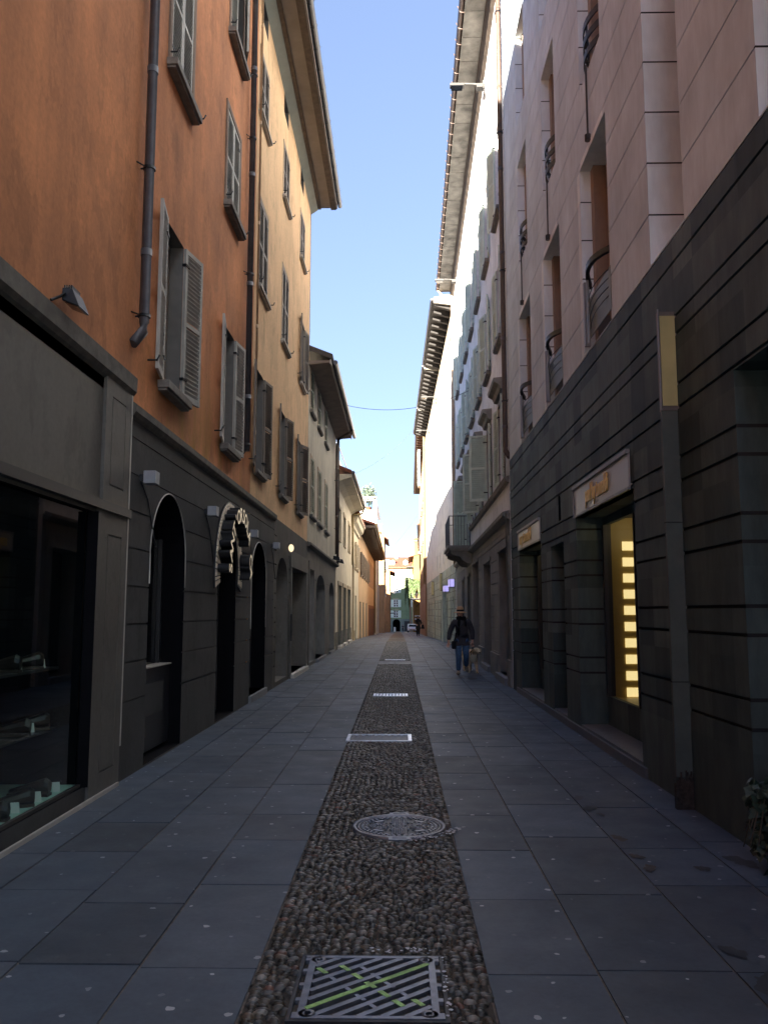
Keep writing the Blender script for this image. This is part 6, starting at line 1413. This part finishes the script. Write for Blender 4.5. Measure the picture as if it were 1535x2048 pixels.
def satchel():
    t = thing('shoulder_bag', (1.5, 21.8, .75), 'black shoulder bag at the hip of the walker in the hat', 'bag')
    mb = MB(); mb.box(1.36, 1.47, 21.62, 21.9, .66, .86); mb.build('pouch', 'blackc', t, bevel=.02)
    mb = MB(); mb.tube([(1.41, 21.68, .86), (1.50, 21.60, 1.1), (1.66, 21.60, 1.32), (1.76, 21.72, 1.45)], .012, 6); mb.build('strap', 'blackc', t)
satchel()
# dog: golden, facing the camera and a little to the right
def dog():
    t = thing('dog', (1.97, 22.7, 0), 'golden long haired dog on a leash beside the walker', 'dog')
    nd = dict(croup=((1.86, 23.12, .50), (.115, .12)), loin=((1.88, 22.92, .49), (.11, .115)), ribs=((1.91, 22.68, .46), (.135, .15)), chest=((1.94, 22.46, .43), (.125, .15)), neck=((1.975, 22.34, .54), (.088, .09)), nape=((2.015, 22.24, .60), (.078, .078)), skull=((2.045, 22.15, .605), (.075, .07)), stop=((2.065, 22.06, .575), (.045, .045)), muzzle=((2.08, 21.98, .55), (.034, .034)), nose=((2.085, 21.95, .55), (.022, .022)))
    ed = [('ribs', 'loin'), ('loin', 'croup'), ('ribs', 'chest'), ('chest', 'neck'), ('neck', 'nape'), ('nape', 'skull'), ('skull', 'stop'), ('stop', 'muzzle'), ('muzzle', 'nose')]
    for s, dx, fy in (('a', -.085, .02), ('b', .085, -.06)):
        nd[s + 'sh'] = ((1.94 + dx, 22.44, .36), (.058, .07)); nd[s + 'el'] = ((1.945 + dx * 1.1, 22.48, .25), (.043, .048)); nd[s + 'wr'] = ((1.95 + dx * 1.15, 22.42 + fy, .12), .030); nd[s + 'pw'] = ((1.95 + dx * 1.2, 22.39 + fy, .035), (.038, .032)); nd[s + 'pt'] = ((1.952 + dx * 1.2, 22.34 + fy, .026), (.034, .024))
        ed += [('chest', s + 'sh'), (s + 'sh', s + 'el'), (s + 'el', s + 'wr'), (s + 'wr', s + 'pw'), (s + 'pw', s + 'pt')]
    for s, dx, fy in (('c', -.085, .0), ('d', .075, .10)):
        nd[s + 'hp'] = ((1.865 + dx, 23.10, .40), (.075, .09)); nd[s + 'kn'] = ((1.87 + dx * 1.15, 22.98 + fy * .5, .30), (.055, .06)); nd[s + 'hk'] = ((1.87 + dx * 1.1, 23.16 + fy, .17), .028); nd[s + 'pw'] = ((1.875 + dx * 1.1, 23.12 + fy, .035), .032); nd[s + 'pt'] = ((1.88 + dx * 1.1, 23.06 + fy, .026), (.032, .023))
        ed += [('croup', s + 'hp'), (s + 'hp', s + 'kn'), (s + 'kn', s + 'hk'), (s + 'hk', s + 'pw'), (s + 'pw', s + 'pt')]
    nd.update(t1=((1.84, 23.25, .53), .04), t2=((1.79, 23.38, .50), .05), t3=((1.74, 23.5, .42), .05), t4=((1.71, 23.56, .34), .02)); ed += [('croup', 't1'), ('t1', 't2'), ('t2', 't3'), ('t3', 't4')]
    body = skinmesh('body', nd, ed, 'fur', t, 2, 'ribs', 1.12)
    hd = Vector((2.045, 22.13, .615))
    for sx in (-1, 1):
        m = MB(); n = 8
        top = hd + Vector((sx * .062, .03, .03)); m.ball(top + Vector((sx * .022, -.005, -.05)), .05, 10, 7, squash=(.38, .7, 1.15)); m.build('ear', 'fur', body)
    m = MB()
    for sx in (-1, 1): m.ball((2.058 + sx * .031, 22.062, .612), .011, 8, 5)
    m.ball((2.088, 21.925, .556), .019, 8, 6); m.box(2.068, 2.104, 21.955, 21.985, .517, .523); m.build('eyes_and_nose', 'blackc', body)
    m = MB(); m.ball((1.955, 22.335, .42), .1, 12, 9, squash=(.95, .7, 1.5)); m.build('chest_ruff', 'furlight', body)
    m = MB(); m.tube([(1.975 + .098 * math.cos(a), 22.33 + .085 * math.sin(a), .545 - .05 * math.sin(a)) for a in [6.283 * k / 18 for k in range(19)]], .012, 6, caps=False); m.build('collar', 'blackc', t)
dog()
mb = MB(); hx, hy, hz = 1.885, 21.66, .76
mb.tube([(hx, hy, hz + .02), (hx + .02, hy + .1, hz - .08), (1.94, 22.02, .62), (1.95, 22.24, .50)], .007, 6); mb.tube([(hx, hy, hz), (hx - .01, hy + .15, hz - .1), (1.90, 22.1, .58), (1.89, 22.28, .47)], .006, 6)
mb.tube([(hx - .03, hy, hz), (hx - .01, hy - .02, hz + .035), (hx + .03, hy, hz + .02), (hx + .02, hy + .01, hz - .03), (hx - .03, hy, hz)], .008, 6)
tag(mb.build('dog_leash', 'blackc'), 'black leash running from the walker to the golden dog', 'leash')
# far woman in a long coat with a big bag
WJ = dict(pel=(0, 0, .90), chest=(0, 0, 1.26), neck=(0, 0, 1.40), head=(-.02, -.02, 1.525), Rsh=(-.17, 0, 1.34), Rel=(-.22, -.02, 1.08), Rha=(-.12, -.18, .98), Lsh=(.17, 0, 1.34), Lel=(.26, 0, 1.10), Lha=(.24, -.12, .92),
          Rhip=(-.09, 0, .84), Rkn=(-.08, -.05, .46), Ran=(-.07, .02, .085), Rtoe=(-.08, -.14, .03), Lhip=(.09, 0, .84), Lkn=(.08, .04, .47), Lan=(.08, .10, .10), Ltoe=(.09, -.04, .035))
M['coat'] = simple('dark_fur_coat', (.035, .028, .025), .9, var=.3, scale=40, bump=.6)
person((1.60, 70, gz(70)), 'distant walker in a long dark coat carrying a large black bag', WJ, dict(skin='skin', jacket='coat', trousers='blackc', shoe='blackc'), scarf=True, hair='brownc', coat_len=-.30)
def bigbag():
    t = thing('tote_bag', (2.0, 69.9, .5), 'large black bag hanging from the arm of the distant walker', 'bag')
    mb = MB(); z = gz(70); mb.hexa([(1.82, 69.8, z + .62), (2.14, 69.8, z + .62), (2.14, 70.05, z + .62), (1.82, 70.05, z + .62), (1.88, 69.85, z + .95), (2.06, 69.85, z + .95), (2.06, 70.0, z + .95), (1.88, 70.0, z + .95)]); mb.build('pouch', 'blackc', t, bevel=.03)
    mb = MB(); mb.tube([(1.9, 69.9, z + .94), (1.88, 69.9, z + 1.12), (1.98, 69.9, z + 1.14), (2.04, 69.9, z + .94)], .012, 6); mb.build('handle', 'blackc', t)
bigbag()
for i, (x, y, lab) in enumerate(((-2.25, 163, 'tiny dark figure standing by the left wall at the far end'), (-1.85, 160, 'tiny brown figure beside the dark one at the far left end'), (.9, 192, 'tiny dark figure right of the far arched passage'))):
    person((x, y, gz(y)), lab, WJ, dict(skin='skin', jacket=('blackc', 'brownc', 'jacket')[i], trousers='blackc', shoe='blackc'), hair='brownc', detail=False)
def sandwich():
    t = thing('pavement_board', (-.9, 190, gz(190)), 'small white board standing before the far arched passage', 'board')
    z = gz(190); mb = MB(); mb.hexa([(-1.15, 189.8, z), (-.7, 189.8, z), (-.7, 189.84, z), (-1.15, 189.84, z), (-1.15, 190.0, z + 1), (-.7, 190.0, z + 1), (-.7, 190.04, z + 1), (-1.15, 190.04, z + 1)]); mb.build('front_panel', 'framew', t)
    mb = MB(); mb.hexa([(-1.15, 190.3, z), (-.7, 190.3, z), (-.7, 190.34, z), (-1.15, 190.34, z), (-1.15, 190.05, z + 1), (-.7, 190.05, z + 1), (-.7, 190.09, z + 1), (-1.15, 190.09, z + 1)]); mb.build('rear_panel', 'framew', t)
sandwich()
def car():
    y0 = 146; z = gz(148); cx = 2.35; t = thing('parked_car', (cx, y0, z), 'white car parked at the far end, half hidden by the distant walker', 'car')
    prof = [(0, .35), (.05, .62), (.25, .78), (.95, .88), (1.55, 1.36), (2.9, 1.42), (3.7, 1.05), (4.15, .95), (4.2, .4), (4.1, .28), (.1, .28)]
    mb = MB()
    def sec(x, k): return [(cx + x, y0 + a, z + .06 + h * (1 if h < .9 else k)) for a, h in prof]
    L, Rr = sec(-.84, 1), sec(.84, 1); Li, Ri = [(p[0] + .12 * max(0, (p[2] - z - .8)) , p[1], p[2]) for p in L], [(p[0] - .12 * max(0, (p[2] - z - .8)), p[1], p[2]) for p in Rr]
    n = len(prof)
    for k in range(n): mb.quad(Li[k], Li[(k + 1) % n], Ri[(k + 1) % n], Ri[k], smooth=False)
    mb.quad(*Li); mb.quad(*Ri); mb.build('body', 'carpaint', t)
    mb = MB(); mb.quad((cx - .66, y0 + .97, z + .98), (cx + .66, y0 + .97, z + .98), (cx + .58, y0 + 1.47, z + 1.37), (cx - .58, y0 + 1.47, z + 1.37)); mb.build('windscreen', 'glassd', t)
    for sx in (-1, 1):
        mb = MB(); mb.quad((cx + sx * .835, y0 + 1.25, z + .98), (cx + sx * .835, y0 + 3.4, z + 1.02), (cx + sx * .79, y0 + 2.8, z + 1.36), (cx + sx * .79, y0 + 1.7, z + 1.34)); mb.build('side_window', 'glassd', t)
        mb = MB(); mb.ball((cx + sx * .62, y0 + .07, z + .68), .12, 10, 6, squash=(1.2, .5, .7)); mb.build('headlight', 'clear', t)
        for yy in (.8, 3.3):
            mb = MB(); mb.tube([(cx + sx * .66, y0 + yy, z + .31), (cx + sx * .86, y0 + yy, z + .31)], .31, 20); w_ = mb.build('wheel', 'tyre', t)
            mb = MB(); mb.tube([(cx + sx * .861, y0 + yy, z + .31), (cx + sx * .87, y0 + yy, z + .31)], .18, 14); mb.build('rim', 'galv', w_)
    mb = MB(); mb.box(cx - .5, cx + .5, y0 - .012, y0 + .02, z + .42, z + .55); mb.build('grille', 'tyre', t)
car()
